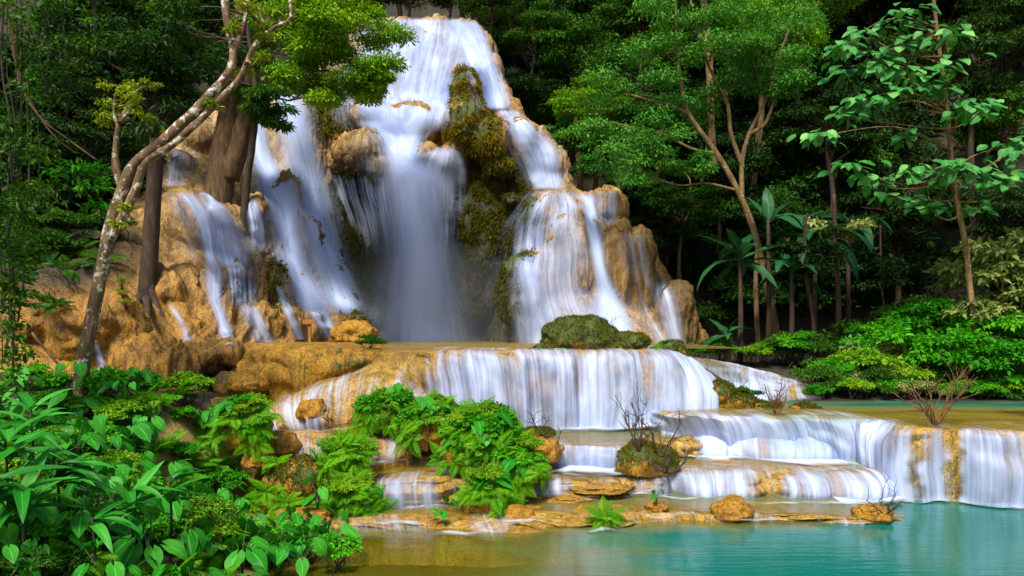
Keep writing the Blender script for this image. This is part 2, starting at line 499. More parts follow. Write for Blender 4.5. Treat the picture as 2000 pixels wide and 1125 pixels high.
def remesh(verts, faces, voxel, smooth_it=6):
    me = mesh_np('rock_shape', verts, faces)
    o = link('rock_shape', me)
    m = o.modifiers.new('r', 'REMESH'); m.mode = 'VOXEL'; m.voxel_size = voxel; m.use_smooth_shade = True
    s = o.modifiers.new('s', 'SMOOTH'); s.factor = 0.5; s.iterations = smooth_it
    dg = bpy.context.evaluated_depsgraph_get()
    ev = o.evaluated_get(dg)
    r = bpy.data.meshes.new_from_object(ev)
    n = len(r.vertices)
    v = np.empty(n * 3, np.float32); r.vertices.foreach_get('co', v)
    nn = np.empty(n * 3, np.float32); r.vertices.foreach_get('normal', nn)
    nl = len(r.loops); li = np.empty(nl, np.int32); r.loops.foreach_get('vertex_index', li)
    assert nl == 4 * len(r.polygons)
    bpy.data.objects.remove(o); bpy.data.meshes.remove(me); bpy.data.meshes.remove(r)
    return v.reshape(-1, 3).astype(float), nn.reshape(-1, 3).astype(float), li.reshape(-1, 4)

def face_prune(v, f, keep):
    k = keep[f].any(axis=1)
    f = f[k]
    used = np.unique(f)
    mp = -np.ones(len(v), int); mp[used] = np.arange(len(used))
    return used, mp[f]

def build_cliff():
    cp = np.array([P(*c) for c in CTRL])
    f = tps(cp[:, [0, 2]], cp[:, 1])
    sk = np.array([P(*c) for c in SKYL])
    xs = np.arange(-19.5, 8.2, 0.2)
    ztop = np.interp(xs, sk[:, 0], sk[:, 2])
    dtop = np.interp(xs, sk[:, 0], sk[:, 1])
    nr = 60
    t = np.linspace(0, 1, nr)
    rows = []
    zb = np.interp(xs, [-19, -9, -6, 8], [0.6, 0.6, 2.2, 2.2])
    for k in range(nr):
        z = zb + (ztop - zb) * t[k]
        y = f(np.c_[xs, z])
        y = y + (dtop - y) * sstep(0.9, 1.0, t[k])
        rows.append(np.c_[xs, np.clip(y, 15, 38), z])
    rows.append(np.c_[xs, rows[-1][:, 1] + 0.6, ztop + 0.1])
    rows.append(np.c_[xs, rows[nr - 1][:, 1] + 5.0, ztop - 0.4])
    rows.append(np.c_[xs, rows[nr - 1][:, 1] + 5.0, zb])
    R = len(rows)
    V = np.vstack(rows); nv = len(xs)
    F = [grid_faces(R, nv)]
    a = (R - 1) * nv + np.arange(nv - 1); b = np.arange(nv - 1)
    F.append(np.stack([a, a + 1, b + 1, b], 1))
    tri = []
    for e in (0, nv - 1):
        c = np.arange(1, R - 1)
        s = np.stack([np.full(R - 2, e), c * nv + e, (c + 1) * nv + e], 1)
        tri.append(s if e == 0 else s[:, ::-1])
    VV, TT, off = [V], tri, len(V)
    for (px, py, d, rx, rz, ry) in BLOBS:
        c = P(px, py, d)
        VV.append(ICO_V * np.array([rx / FPX * d, ry, rz / FPX * d]) + c)
        TT.append(ICO_F + off); off += len(ICO_V)
    v, n, q = remesh(np.vstack(VV), F + TT, 0.068, 6)
    px, py = to_px(v)
    st = np.array([1, 1, 0.33])
    fl_l = P(600, 640, 24.5) - P(420, 380, 26.0); fl_l /= np.linalg.norm(fl_l)
    wl = sstep(-6.5, -8.5, v[:, 0])[:, None]
    fl = wl * fl_l + (1 - wl) * np.array([0, 0, -1.0])
    def along(p, k):
        return p - (p * fl).sum(1)[:, None] * fl * (1 - k)
    dsp = 0.6 * (fbm(v * 0.45, 3) - 0.5) + 0.46 * (billow(along(v, 0.35) * 1.15, 3) - 0.35) + 0.28 * (billow(along(v, 0.16) * 3.2, 4, 0.6) - 0.3) \
        + 0.06 * (fbm(v * 6.0, 2) - 0.5)
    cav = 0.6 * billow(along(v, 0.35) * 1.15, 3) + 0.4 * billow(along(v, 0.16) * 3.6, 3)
    v = v + n * dsp[:, None]
    keep = (n[:, 1] < 0.45) & (v[:, 2] > 0.3)
    used, q = face_prune(v, q, keep)
    v = v[used]
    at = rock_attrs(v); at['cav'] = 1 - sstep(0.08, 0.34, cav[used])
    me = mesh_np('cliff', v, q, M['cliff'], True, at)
    o = structure(link('cliff', me), 'tan and ochre travertine cliff behind the falls')
    return o, BVHTree.FromPolygons([tuple(x) for x in v], q.tolist()), v, q
cliff, CLIFF_BVH, CLV, CLQ = build_cliff()

def cliff_depth(px, py, default=None):
    d = Vector(((px - 1000) / FPX, 1.0, (HOR - py) / FPX))
    L = d.length
    h = CLIFF_BVH.ray_cast(Vector((0, 0, CAM_H)), d / L)
    return h[0].y if h[0] is not None else default

# ------------------------------------------------------------------ waterfalls on the cliff
def box1(a, k, axis):
    p = [(0, 0), (0, 0)]; p[axis] = (k, k)
    b = np.pad(a, p, mode='edge')
    n = a.shape[axis]
    return sum(np.take(b, range(i, i + n), axis) for i in range(2 * k + 1)) / (2 * k + 1)

def fall(name, label, rows, dens=0.6, mat='veil', feather=(0.16, 0.16), ends=(0.02, 0.06), off=0.10, free=True, nu=32, nv=80, dprof=None, through=0.03, smooth=3):
    VV, FL, DN, ED, FF, off0 = [], [], [], [], [], 0
    for li, (ins, dsc, extra) in enumerate(((-0.24, 0.68, 0.0), (0.02, 1.10, 0.10))):
        r = np.array(rows, float)
        w0 = r[:, 2] - r[:, 1]
        r[:, 1] += w0 * ins; r[:, 2] -= w0 * ins
        y = np.linspace(r[0, 0], r[-1, 0], nv)
        rs = resample(r, 400)
        xl = np.interp(y, rs[:, 0], rs[:, 1]); xr = np.interp(y, rs[:, 0], rs[:, 2])
        u = np.linspace(0, 1, nu)
        D = np.full((nv, nu), np.nan)
        PX = xl[:, None] + (xr - xl)[:, None] * u[None, :]
        for i in range(nv):
            for j in range(nu):
                D[i, j] = cliff_depth(PX[i, j], y[i], np.nan)
        hit = box1(box1((~np.isnan(D)).astype(float), 2, 0), 2, 1)
        for i in range(nv - 1, -1, -1):          # gaps: nearest known distance of the row, or of the row below
            ok = ~np.isnan(D[i])
            if ok.any():
                D[i] = np.interp(np.arange(nu), np.where(ok)[0], D[i][ok])
            else:
                D[i] = D[i + 1] if i + 1 < nv else 30.0
        D0 = D.copy()
        for _ in range(2):
            D = box1(box1(D, 4, 1), smooth, 0)
        if free:
            for i in range(1, nv):
                D[i] = np.minimum(D[i], D[i - 1] + 0.015)
        D = np.minimum(D, D0 + through)
        for _ in range(2):
            D = box1(box1(D, 2, 0), 2, 1)
        D = D - off - extra
        V = np.stack([(PX - 1000) / FPX * D, D, CAM_H + (HOR - y[:, None]) / FPX * D], -1)
        wid = np.linalg.norm(V[:, -1] - V[:, 0], axis=1).mean()
        ln = np.r_[0, np.cumsum(np.linalg.norm(np.diff(V[:, nu // 2], axis=0), axis=1))]
        flow = np.zeros((nv, nu, 3)); flow[..., 0] = u[None] * wid + rows[0][0] * 1.7 + li * 41.3; flow[..., 1] = ln[:, None]
        flow[..., 2] = rows[0][1] * 0.37 + li * 5.5
        t = np.linspace(0, 1, nv)
        wob = fbm(np.stack([t * 5, 0 * t + rows[0][1], 0 * t + li], -1), 3) - 0.5
        fx = 1.7 if li == 0 else 1.35
        e = sstep(0, min(0.5, feather[0] * fx + 0.05), u)[None] * sstep(0, min(0.5, feather[1] * fx + 0.05), 1 - u)[None]
        e = e * sstep(0, max(ends[0], 1e-3), t)[:, None] * sstep(0, max(ends[1], 1e-3), 1 - t)[:, None]
        e = e * sstep(0.5, 1.0, hit) if li == 0 else e * sstep(0.1, 0.6, hit)
        dn = np.full((nv, nu), dens * dsc)
        if dprof is not None:
            dn = dn * np.interp(t, [p[0] for p in dprof], [p[1] for p in dprof])[:, None]
        dn = dn + 0.10 * wob[:, None]
        VV.append(V.reshape(-1, 3)); FL.append(flow.reshape(-1, 3)); DN.append(dn.ravel()); ED.append(e.ravel()); FF.append(grid_faces(nv, nu, off0)); off0 += nv * nu
    me = mesh_np(name, np.vstack(VV), np.vstack(FF), M[mat], True, {'flow': np.vstack(FL), 'dens': np.concatenate(DN), 'edge': np.concatenate(ED)})
    return structure(link(name, me), label)

F_ = fall
# upper sheet and chutes of the main fall
F_('waterfall', 'white upper sheet of the main fall', [(34, 690, 932), (60, 690, 935), (110, 688, 925), (170, 690, 905), (230, 690, 890), (260, 700, 880)], 0.60, 'veil', (0.06, 0.1), (0.03, 0.15))
F_('waterfall', 'stream passing behind the mossy pillar', [(40, 872, 936), (80, 885, 955), (130, 905, 972), (180, 925, 986), (216, 938, 994)], 0.82, 'veil', (0.2, 0.12), (0.04, 0.05))
F_('waterfall', 'chute joining from beside the round boulder', [(190, 686, 745), (215, 698, 775), (245, 715, 800), (280, 738, 815), (320, 755, 835), (370, 758, 850)], 0.85, 'veil_soft', (0.2, 0.25), (0.1, 0.15))
F_('waterfall', 'chute joining from beside the mossy pillar', [(150, 838, 890), (180, 838, 888), (215, 790, 872), (250, 762, 842), (290, 765, 820), (340, 770, 840), (380, 765, 850)], 0.85, 'veil_soft', (0.2, 0.25), (0.12, 0.15))
F_('waterfall', 'veil over the shoulder below the mossy pillar', [(283, 850, 892), (305, 815, 893), (340, 800, 893), (390, 795, 892), (440, 795, 888)], 0.62, 'veil', (0.25, 0.05), (0.12, 0.5))
F_('waterfall', 'main column of the great fall', [(310, 745, 855), (350, 742, 862), (400, 748, 866), (450, 756, 872), (500, 756, 882), (560, 746, 892), (620, 732, 902), (690, 716, 914)], 1.0, 'veil_soft', (0.34, 0.34), (0.1, 0.0), off=0.35, dprof=[(0, 0.8), (0.15, 1.0), (1, 1.0)])
F_('waterfall', 'thin threads dripping from the round boulder', [(338, 655, 770), (390, 672, 775), (440, 690, 780), (520, 700, 790)], 0.34, 'veil_thread', (0.1, 0.2), (0.08, 0.7))
F_('waterfall', 'veil on the tan wall beside the great fall', [(400, 850, 895), (450, 850, 895), (520, 850, 890)], 0.32, 'veil_thread', (0.2, 0.2), (0.2, 0.6))
F_('waterfall', 'thin wash over the round boulder', [(262, 690, 765), (300, 680, 770), (345, 690, 772)], 0.30, 'veil', (0.3, 0.1), (0.2, 0.2))
# left falls
F_('waterfall', 'tall smooth fall beside the brown tree', [(143, 520, 572), (200, 528, 600), (260, 540, 616), (330, 556, 634), (400, 574, 652), (480, 596, 670), (550, 618, 694), (622, 636, 722)], 0.84, 'veil_soft', (0.35, 0.3), (0.03, 0.08), off=0.2)
F_('waterfall', 'broad fall bending over the tan shoulder', [(215, 478, 510), (260, 480, 522), (310, 485, 540), (360, 500, 582), (410, 514, 598), (460, 526, 602), (520, 542, 615), (570, 566, 640), (625, 590, 662)], 0.80, 'veil_soft', (0.25, 0.35), (0.05, 0.1))
F_('waterfall', 'thin veil between the two left falls', [(300, 560, 600), (370, 575, 625), (440, 595, 640), (520, 600, 650)], 0.38, 'veil', (0.3, 0.3), (0.2, 0.4))
F_('waterfall', 'dark threads at the cave below the brown tree', [(385, 478, 505), (440, 480, 522), (500, 482, 528)], 0.38, 'veil_thread', (0.2, 0.2), (0.15, 0.4))
F_('waterfall', 'stream running down from the brown tree', [(372, 384, 420), (400, 394, 442), (450, 405, 480), (490, 412, 490), (525, 425, 490)], 0.62, 'veil', (0.2, 0.25), (0.06, 0.08))
F_('waterfall', 'narrow stream down the ochre slab', [(372, 340, 385), (430, 378, 418), (500, 396, 424), (540, 395, 440), (580, 402, 436), (620, 418, 446), (674, 430, 468)], 0.62, 'veil', (0.25, 0.25), (0.05, 0.02))
F_('waterfall', 'little curtain over the dark hollow', [(512, 436, 500), (545, 440, 500), (600, 444, 500)], 0.40, 'veil_thread', (0.25, 0.2), (0.2, 0.3), off=0.14)
F_('waterfall', 'sheet below the little curtain', [(592, 455, 505), (630, 480, 522), (670, 498, 542)], 0.50, 'veil', (0.25, 0.25), (0.15, 0.03))
F_('waterfall', 'upper trickle over the pale shelf', [(285, 328, 385), (330, 320, 375), (366, 316, 370)], 0.42, 'veil', (0.25, 0.3), (0.2, 0.08))
F_('waterfall', 'pale wash over the grey slab', [(372, 312, 370), (450, 330, 400), (520, 370, 405)], 0.32, 'veil', (0.3, 0.3), (0.06, 0.3))
F_('waterfall', 'thin trickle between ochre ribs', [(555, 536, 552), (600, 550, 572), (664, 575, 600)], 0.62, 'veil', (0.25, 0.25), (0.1, 0.03))
F_('waterfall', 'short stream beside the wooden sign', [(600, 592, 640), (635, 615, 655), (672, 636, 682)], 0.72, 'veil', (0.25, 0.25), (0.15, 0.03))
F_('waterfall', 'trickle over the lower ochre slope', [(590, 320, 345), (640, 345, 372), (670, 350, 385)], 0.40, 'veil', (0.3, 0.3), (0.2, 0.05))
F_('waterfall', 'trickle beside the lichen tree', [(665, 178, 192), (700, 186, 205), (740, 190, 212), (782, 198, 218)], 0.52, 'veil', (0.25, 0.3), (0.1, 0.1))
# right cascades
F_('waterfall', 'stepped cascade right of the mossy pillar', [(212, 970, 1008), (250, 985, 1058), (290, 1005, 1095), (330, 1025, 1102), (372, 1040, 1108)], 0.66, 'veil', (0.15, 0.2), (0.06, 0.05))
F_('waterfall', 'fan over the tan dome', [(368, 1050, 1122), (400, 1030, 1145), (440, 1008, 1155), (500, 996, 1165), (560, 985, 1172), (620, 990, 1200), (690, 1000, 1235)], 0.50, 'veil', (0.1, 0.15), (0.04, 0.0))
F_('waterfall', 'soft fall at the foot of the dome', [(490, 1000, 1050), (540, 1000, 1070), (600, 1005, 1090), (685, 1010, 1100)], 0.52, 'veil_soft', (0.3, 0.35), (0.2, 0.0))
F_('waterfall', 'bright stream beside the brown rock face', [(372, 1126, 1165), (430, 1140, 1172), (490, 1152, 1180), (540, 1160, 1190), (580, 1160, 1215), (640, 1140, 1250), (690, 1130, 1275)], 0.78, 'veil_soft', (0.25, 0.25), (0.06, 0.0))
F_('waterfall', 'drips from the brown overhang', [(370, 1165, 1205), (400, 1165, 1205), (445, 1165, 1205)], 0.40, 'veil_thread', (0.2, 0.2), (0.1, 0.4))
F_('waterfall', 'trickles down the brown rock face', [(448, 1205, 1262), (520, 1210, 1275), (600, 1230, 1300), (680, 1280, 1335)], 0.30, 'veil', (0.2, 0.2), (0.06, 0.05))
F_('waterfall', 'wash on the last brown buttress', [(540, 1270, 1305), (600, 1280, 1330), (690, 1310, 1345)], 0.42, 'veil_soft', (0.3, 0.3), (0.2, 0.05))

# ------------------------------------------------------------------ terraces
ALLOFT = {}
def px_xyz(lst, z):
    return np.array([G(px, py, z) for px, py in lst])

def terrace(name, label, rim, base, deck=2.0, nu=220, bulge=0.10, rough=0.14, water=0.6, wprof=None, deckwater=0.3, foam=0.5, foamw=0.5, mat='terrace', moss=0.0, seed=0, drop=0.5, flute=0.08, inward=(0, 1), hang=0.0, wet=0.15, wavy=0.6, lobes=0.17, deckdepth=0.12, deckz=0.03):
    rim = resample(rim, nu); base = resample(base, nu)
    wn_ = fbm(np.stack([rim[:, 0] * 0.9 + seed * 7, rim[:, 1] * 0.9, 0 * rim[:, 0]], -1), 3) - 0.5
    wn2 = billow(np.stack([rim[:, 0] * 1.6 + seed * 3, rim[:, 1] * 1.6, 0 * rim[:, 0] + 5], -1), 2) - 0.35
    rim[:, 1] -= wavy * (0.9 * wn_ + 0.5 * wn2); base[:, 1] -= wavy * (0.7 * wn_ + 0.35 * wn2)
    tan = np.gradient(rim[:, :2], axis=0)
    tan /= np.linalg.norm(tan, axis=1)[:, None]
    out = np.c_[tan[:, 1], -tan[:, 0]]                        # to the camera side for a left-to-right rim
    out = np.stack([np.convolve(np.pad(out[:, k], 10, mode='edge'), np.ones(21) / 21, 'valid') for k in (0, 1)], 1)
    o3 = np.c_[out, np.zeros(nu)]
    nd, nf, nb = 14, 40, 6
    prof = []
    for k in range(nd):                                       # deck, back to front
        s = 1 - k / nd
        p = rim.copy(); p[:, 0] += inward[0] * deck * s; p[:, 1] += inward[1] * deck * s
        p[:, 2] -= 0.03 * s
        prof.append(p)
    for k in range(nf):
        t = k / (nf - 1)
        h = 1 - (1 - t) ** 1.6 if hang == 0 else t
        zt = t ** 1.5 if t < 0.25 else t ** 1.5 + 0
        p = rim.copy()
        p[:, :2] = rim[:, :2] + (base[:, :2] - rim[:, :2]) * h
        p[:, 2] = rim[:, 2] + (base[:, 2] - rim[:, 2]) * zt
        p = p + o3 * (bulge * math.sin(math.pi * min(1, t * 1.05)) ** 0.7 if t < 0.95 else 0)
        prof.append(p)
    for k in range(1, nb + 1):
        p = base.copy(); p[:, 2] -= drop * k / nb
        prof.append(p)
    V = np.stack(prof)                                        # rows x nu
    R = len(V)
    face = np.zeros(R); face[nd:] = 1.0
    face = np.convolve(np.pad(face, 3, mode='edge'), np.ones(7) / 7, 'valid')
    q = V + seed * 3.7
    dsp = rough * (fbm(q * np.array([0.9, 0.9, 0.5]), 3) - 0.5) * 2 + flute * (billow(q * np.array([2.6, 2.6, 0.5]), 3) - 0.3) * 1.6 \
        + 0.03 * (fbm(q * 7, 2) - 0.5)
    tf = np.r_[np.zeros(nd), np.linspace(0, 1, nf), np.ones(nb)]
    au = np.r_[0, np.cumsum(np.linalg.norm(np.diff(rim[:, :2], axis=0), axis=1))]
    nz1 = fbm(np.stack([au * 0.8 + seed * 11, 0 * au, 0 * au], -1), 3); nz2 = fbm(np.stack([au * 1.7 + seed * 23, 0 * au + 9, 0 * au], -1), 3)
    lob = np.abs(np.sin(np.pi * (tf[:, None] * 2.2 + 2.6 * nz1[None]))) * sstep(0.38, 0.62, nz2)[None] * (tf > 0)[:, None] * sstep(1.0, 0.75, tf)[:, None] * sstep(0, 0.2, tf)[:, None]
    dsp = dsp + lobes * lob
    VW = V + o3[None] * (np.maximum.accumulate(np.where(tf[:, None] > 0, dsp, -9), axis=0).clip(-0.3, 9) * face[:, None])[..., None]
    V = V + o3[None] * (dsp * face[:, None])[..., None]
    V[..., 2] += 0.10 * (nz2 - 0.5)[None] * np.exp(-((np.arange(R) - nd) / 4.0) ** 2)[:, None]
    V[..., 2] += (1 - face)[:, None] * 0.05 * (fbm(q * 1.1, 3) - 0.5) * 2
    px, py = to_px(V.reshape(-1, 3))
    ms = moss * np.ones(len(px)) if np.isscalar(moss) else np.interp(px, [a for a, b in moss], [b for a, b in moss])
    dk = np.repeat(1 - face, nu)
    och = np.clip(0.10 + 0.75 * dk + 0.0 * px, 0, 1)
    me = mesh_np(name, V.reshape(-1, 3), grid_faces(R, nu), M[mat], True, {'moss': ms, 'ochre': och, 'wet_shade': wet * (1 - dk)})
    ob = structure(link(name, me), label)
    if deckwater:
        DW = V[:nd + 1].copy(); DW[..., 2] = rim[None, :, 2] + deckz * np.linspace(1, 0.7, nd + 1)[:, None]
        dd = deckdepth * sstep(0.0, 0.5, np.linspace(1, 0, nd + 1))[:, None] * np.ones(nu)[None]
        structure(link('pool', mesh_np('pool', DW.reshape(-1, 3), grid_faces(nd + 1, nu), M['shallow'], True, {'depth': dd.ravel()})), 'thin water lying on the ' + label)
    res = {'V': V, 'rim': rim, 'base': base, 'out': o3}
    arc = np.r_[0, np.cumsum(np.linalg.norm(np.diff(rim, axis=0), axis=1))]
    if water:
        r0, r1 = nd - 5, nd + nf
        W = np.where((tf > 0.03)[:, None, None], VW, V)[r0:r1].copy()
        for _ in range(2):
            W = np.stack([box1(W[..., k], 1, 0) for k in range(3)], -1)
        W = np.stack([np.stack([np.convolve(np.pad(W[i, :, k], 2, mode='edge'), np.ones(5) / 5, 'valid') for k in range(3)], 1) for i in range(len(W))])
        tt = np.linspace(0, 1, len(W))
        offs = 0.05 + 0.05 * tt
        W = W + o3[None] * offs[:, None, None]
        W[..., 2] += (0.035 * (1 - tt))[:, None]
        # the sheet never runs back under itself
        wpx = to_px(W)[0] + 34 * (fbm(W * np.array([1.0, 1.0, 2.2]) * 2.0, 3) - 0.5)
        dn = np.full(W.shape[:2], water)
        if wprof:
            dn = water * np.interp(wpx, [a for a, b in wprof], [b for a, b in wprof])
        dn = dn * np.interp(tt, [0, 0.12, 0.3, 1], [0.25, 0.6, 0.95, 1.12])[:, None]
        dn = dn + 0.25 * (fbm(np.stack([arc * 1.2 + seed * 5, 0 * arc, 0 * arc + seed], -1), 3) - 0.5)[None]
        ln = np.r_[0, np.cumsum(np.linalg.norm(np.diff(W.mean(1), axis=0), axis=1))]
        flow = np.zeros(W.shape); flow[..., 0] = arc[None]; flow[..., 1] = ln[:, None]; flow[..., 2] = seed * 3.3
        e = sstep(0, 0.1, tt)[:, None] * sstep(0, 0.02, np.linspace(0, 1, nu))[None] * sstep(0, 0.02, 1 - np.linspace(0, 1, nu))[None]
        structure(link('waterfall', mesh_np('waterfall', W.reshape(-1, 3), grid_faces(len(W), nu), M['veil_rim'], True,
                  {'flow': flow.reshape(-1, 3), 'dens': dn.ravel(), 'edge': e.ravel()})), 'white curtain over the ' + label)
    if foam:
        rows = []
        for k, s in enumerate(np.linspace(-0.25, 1, 9)):
            w = foamw * (0.7 + 1.6 * fbm(np.stack([arc * 0.9 + seed, 0 * arc, 0 * arc], -1), 2))
            p = base + o3 * (w * s)[:, None]
            p[:, 2] = base[:, 2] + 0.05
            rows.append(p)
        Fv = np.stack(rows)
        s = np.linspace(-0.25, 1, 9)
        fp = to_px(Fv)[0]
        wp = np.interp(fp, [a for a, b in wprof], [b for a, b in wprof]) if wprof else 1.0
        dn = foam * 1.5 * ((1 - sstep(-0.1, 1.0, s)) ** 1.5)[:, None] * wp * np.ones(Fv.shape[:2])
        flow = np.zeros(Fv.shape); flow[..., 0] = arc[None]; flow[..., 1] = (s * foamw)[:, None]; flow[..., 2] = seed
        structure(link('foam', mesh_np('foam', Fv.reshape(-1, 3), grid_faces(9, nu), M['foam'], True, {'flow': flow.reshape(-1, 3), 'dens': dn.ravel()})),
                  'foam at the foot of the ' + label)
    return res

def Pz(px, py, d, z=None):
    p = P(px, py, d)
    if z is not None:
        p[2] = z
    return p

ZT = 2.72
# great ledge below the main fall
terrace('rock_terrace', 'wide travertine ledge below the main fall',
        [Pz(722, 0, 18.6, ZT), Pz(760, 0, 18.1, ZT), Pz(830, 0, 17.7, ZT), Pz(950, 0, 17.7, ZT), Pz(1100, 0, 17.8, ZT), Pz(1210, 0, 18.0, ZT), Pz(1262, 0, 18.3, ZT), Pz(1284, 0, 19.0, ZT), Pz(1296, 0, 20.2, ZT)],
        [P(740, 790, 18.0), P(790, 825, 17.8), P(850, 838, 17.6), P(950, 840, 17.6), P(1100, 839, 17.6), P(1220, 835, 17.6), P(1300, 815, 17.6), P(1360, 804, 17.8), P(1405, 797, 18.2)],
        deck=14.0, nu=320, bulge=0.10, rough=0.34, lobes=0.24, water=0.62, wprof=[(720, 0.1), (800, 0.3), (850, 0.8), (900, 1.2), (1000, 0.9), (1150, 1.05), (1300, 1.15), (1420, 1.2)], foam=0.75, foamw=0.7, seed=1, flute=0.13, deckwater=0, wet=0.3)
# mossy yellow wall that continues the ledge to the left
terrace('rock_terrace', 'mossy yellow rock wall beside the wooden sign',
        [Pz(455, 0, 19.3, 2.86), Pz(500, 0, 18.9, 2.86), Pz(580, 0, 18.6, 2.86), Pz(660, 0, 18.5, 2.82), Pz(720, 0, 18.4, 2.76), Pz(770, 0, 18.1, 2.72)],
        [P(470, 790, 18.4), P(520, 785, 18.1), P(590, 762, 17.9), P(660, 738, 17.9), P(720, 718, 18.0), P(772, 706, 18.0)],
        deck=6.0, nu=160, bulge=0.18, rough=0.25, water=0, foam=0, deckwater=0, mat='boulder', moss=[(450, 0.1), (560, 0.35), (700, 0.45)], seed=2, flute=0.14)
# sloping apron with the violet stream
terrace('rock_terrace', 'sloping travertine apron beside the great ledge',
        [P(505, 792, 18.1), P(560, 770, 17.9), P(620, 748, 17.8), P(690, 725, 17.7), P(745, 706, 17.6), P(800, 728, 17.3), P(838, 780, 17.0)],
        [P(520, 845, 16.3), P(570, 845, 16.1), P(630, 842, 15.9), P(690, 838, 15.9), P(745, 830, 16.0), P(800, 832, 16.3), P(835, 838, 16.7)],
        deck=0.7, nu=200, bulge=0.22, rough=0.22, deckwater=0, water=0.42, wprof=[(500, 0.9), (600, 1.0), (700, 0.7), (760, 0.5), (840, 1.3)], foam=0.3, foamw=0.4, seed=3, flute=0.1)
# left middle steps
terrace('rock_terrace', 'stepped orange ledge beside the fern thicket',
        [P(480, 846, 16.2), P(540, 843, 15.9), P(610, 840, 15.7), P(660, 850, 15.5), P(745, 852, 15.5), P(800, 850, 15.9)],
        [P(490, 915, 15.2), P(545, 915, 15.0), P(610, 910, 14.9), P(680, 900, 14.8), P(745, 905, 14.8), P(800, 900, 15.2)],
        deck=1.5, nu=160, bulge=0.14, rough=0.2, water=0.30, wprof=[(480, 0.2), (560, 1.2), (640, 1.0), (680, 1.6), (740, 1.6), (800, 0.6)], foam=0.35, foamw=0.4, seed=4)
terrace('rock_terrace', 'low rounded ledge with a small fall behind the taro sprout',
        [P(600, 930, 14.6), P(680, 935, 14.2), P(750, 934, 13.9), P(820, 930, 13.8), P(890, 934, 13.8), P(960, 930, 14.2)],
        [P(600, 990, 14.0), P(680, 990, 13.8), P(750, 992, 13.7), P(820, 990, 13.6), P(890, 988, 13.6), P(960, 980, 14.0)],
        deck=2.0, nu=160, bulge=0.12, rough=0.12, water=0.42, wprof=[(600, 0.3), (740, 0.8), (760, 1.3), (860, 1.2), (900, 0.5)], foam=0.5, foamw=0.35, seed=5)
# centre
ZC = 0.9
terrace('rock_terrace', 'central ledge under the great fall pool',
        [G(985, 862, ZC), G(1040, 866, ZC), G(1095, 869, ZC), G(1150, 872, ZC), G(1215, 869, ZC), G(1290, 862, ZC), G(1350, 850, ZC)],
        [G(990, 915, 0.45), G(1040, 915, 0.45), G(1095, 914, 0.45), G(1150, 914, 0.45), G(1215, 914, 0.45), G(1290, 908, 0.45), G(1350, 896, 0.45)],
        deck=2.6, nu=160, bulge=0.12, rough=0.2, water=0.62, wprof=[(985, 0.1), (1080, 0.3), (1105, 1.2), (1205, 1.2), (1230, 0.3), (1350, 0.3)], foam=1.0, foamw=1.0, seed=6, deckdepth=0.5)
# right: upper cascade, turning the corner to the tall curtain
ZR = 1.37
terrace('rock_terrace', 'long right terrace holding the upper turquoise pool',
        [G(1322, 800, ZR), G(1300, 806, ZR), G(1345, 811, ZR), G(1440, 813, ZR), G(1540, 813, ZR), G(1640, 815, ZR), G(1720, 821, ZR), G(1770, 832, ZR), G(1850, 838, ZR), G(1940, 841, ZR), G(2040, 844, ZR), G(2200, 850, ZR)],
        [G(1306, 850, 0.8), G(1290, 864, 0.62), G(1345, 872, 0.6), G(1440, 884, 0.55), G(1540, 888, 0.52), G(1630, 892, 0.5), G(1700, 920, 0.35), G(1765, 972, 0.02), G(1850, 979, 0.0), G(1940, 985, 0.0), G(2040, 992, 0.0), G(2200, 1004, 0.0)],
        deck=6.0, nu=380, bulge=0.14, rough=0.30, water=0.74, wprof=[(1280, 1.0), (1500, 1.1), (1720, 1.1), (1765, 0.9), (1792, 0.3), (1812, 0.85), (1840, 0.85), (1856, 0.22), (1870, 0.22), (1886, 0.95), (2200, 1.0)], foam=0.8, foamw=0.55, seed=7, flute=0.14, deckz=0.04)
# right: half-height step in the cascade
terrace('rock_terrace', 'rounded step under the long right terrace',
        [G(1290, 838, 0.98), G(1380, 840, 0.98), G(1450, 846, 0.95), G(1540, 850, 0.92), G(1620, 852, 0.92), G(1690, 856, 0.9)],
        [G(1290, 880, 0.55), G(1380, 892, 0.5), G(1450, 894, 0.5), G(1540, 896, 0.5), G(1620, 898, 0.48), G(1700, 905, 0.45)],
        deck=1.4, nu=200, bulge=0.1, rough=0.2, water=0.75, wprof=[(1290, 0.8), (1400, 1.1), (1480, 0.7), (1560, 1.2), (1700, 1.25)], foam=1.0, foamw=0.9, seed=8, deckdepth=0.1)
# right: low mound
ZM = 0.5
terrace('rock_terrace', 'low golden mound with a fringe of falling water',
        [G(1235, 918, ZM), G(1310, 914, ZM), G(1390, 918, ZM), G(1470, 924, ZM), G(1560, 920, ZM), G(1650, 916, ZM), G(1720, 914, ZM), G(1770, 908, ZM)],
        [G(1250, 956, 0.08), G(1310, 962, 0.07), G(1390, 974, 0.06), G(1470, 979, 0.05), G(1560, 977, 0.05), G(1650, 976, 0.05), G(1720, 974, 0.05), G(1775, 962, 0.05)],
        deck=2.4, nu=260, bulge=0.14, rough=0.28, water=0.60, wprof=[(1235, 0.6), (1300, 1.1), (1400, 1.2), (1460, 0.9), (1480, 0.2), (1520, 0.3), (1550, 1.15), (1700, 1.25), (1770, 1.2)], foam=0.9, foamw=0.55, seed=9, deckdepth=0.2)
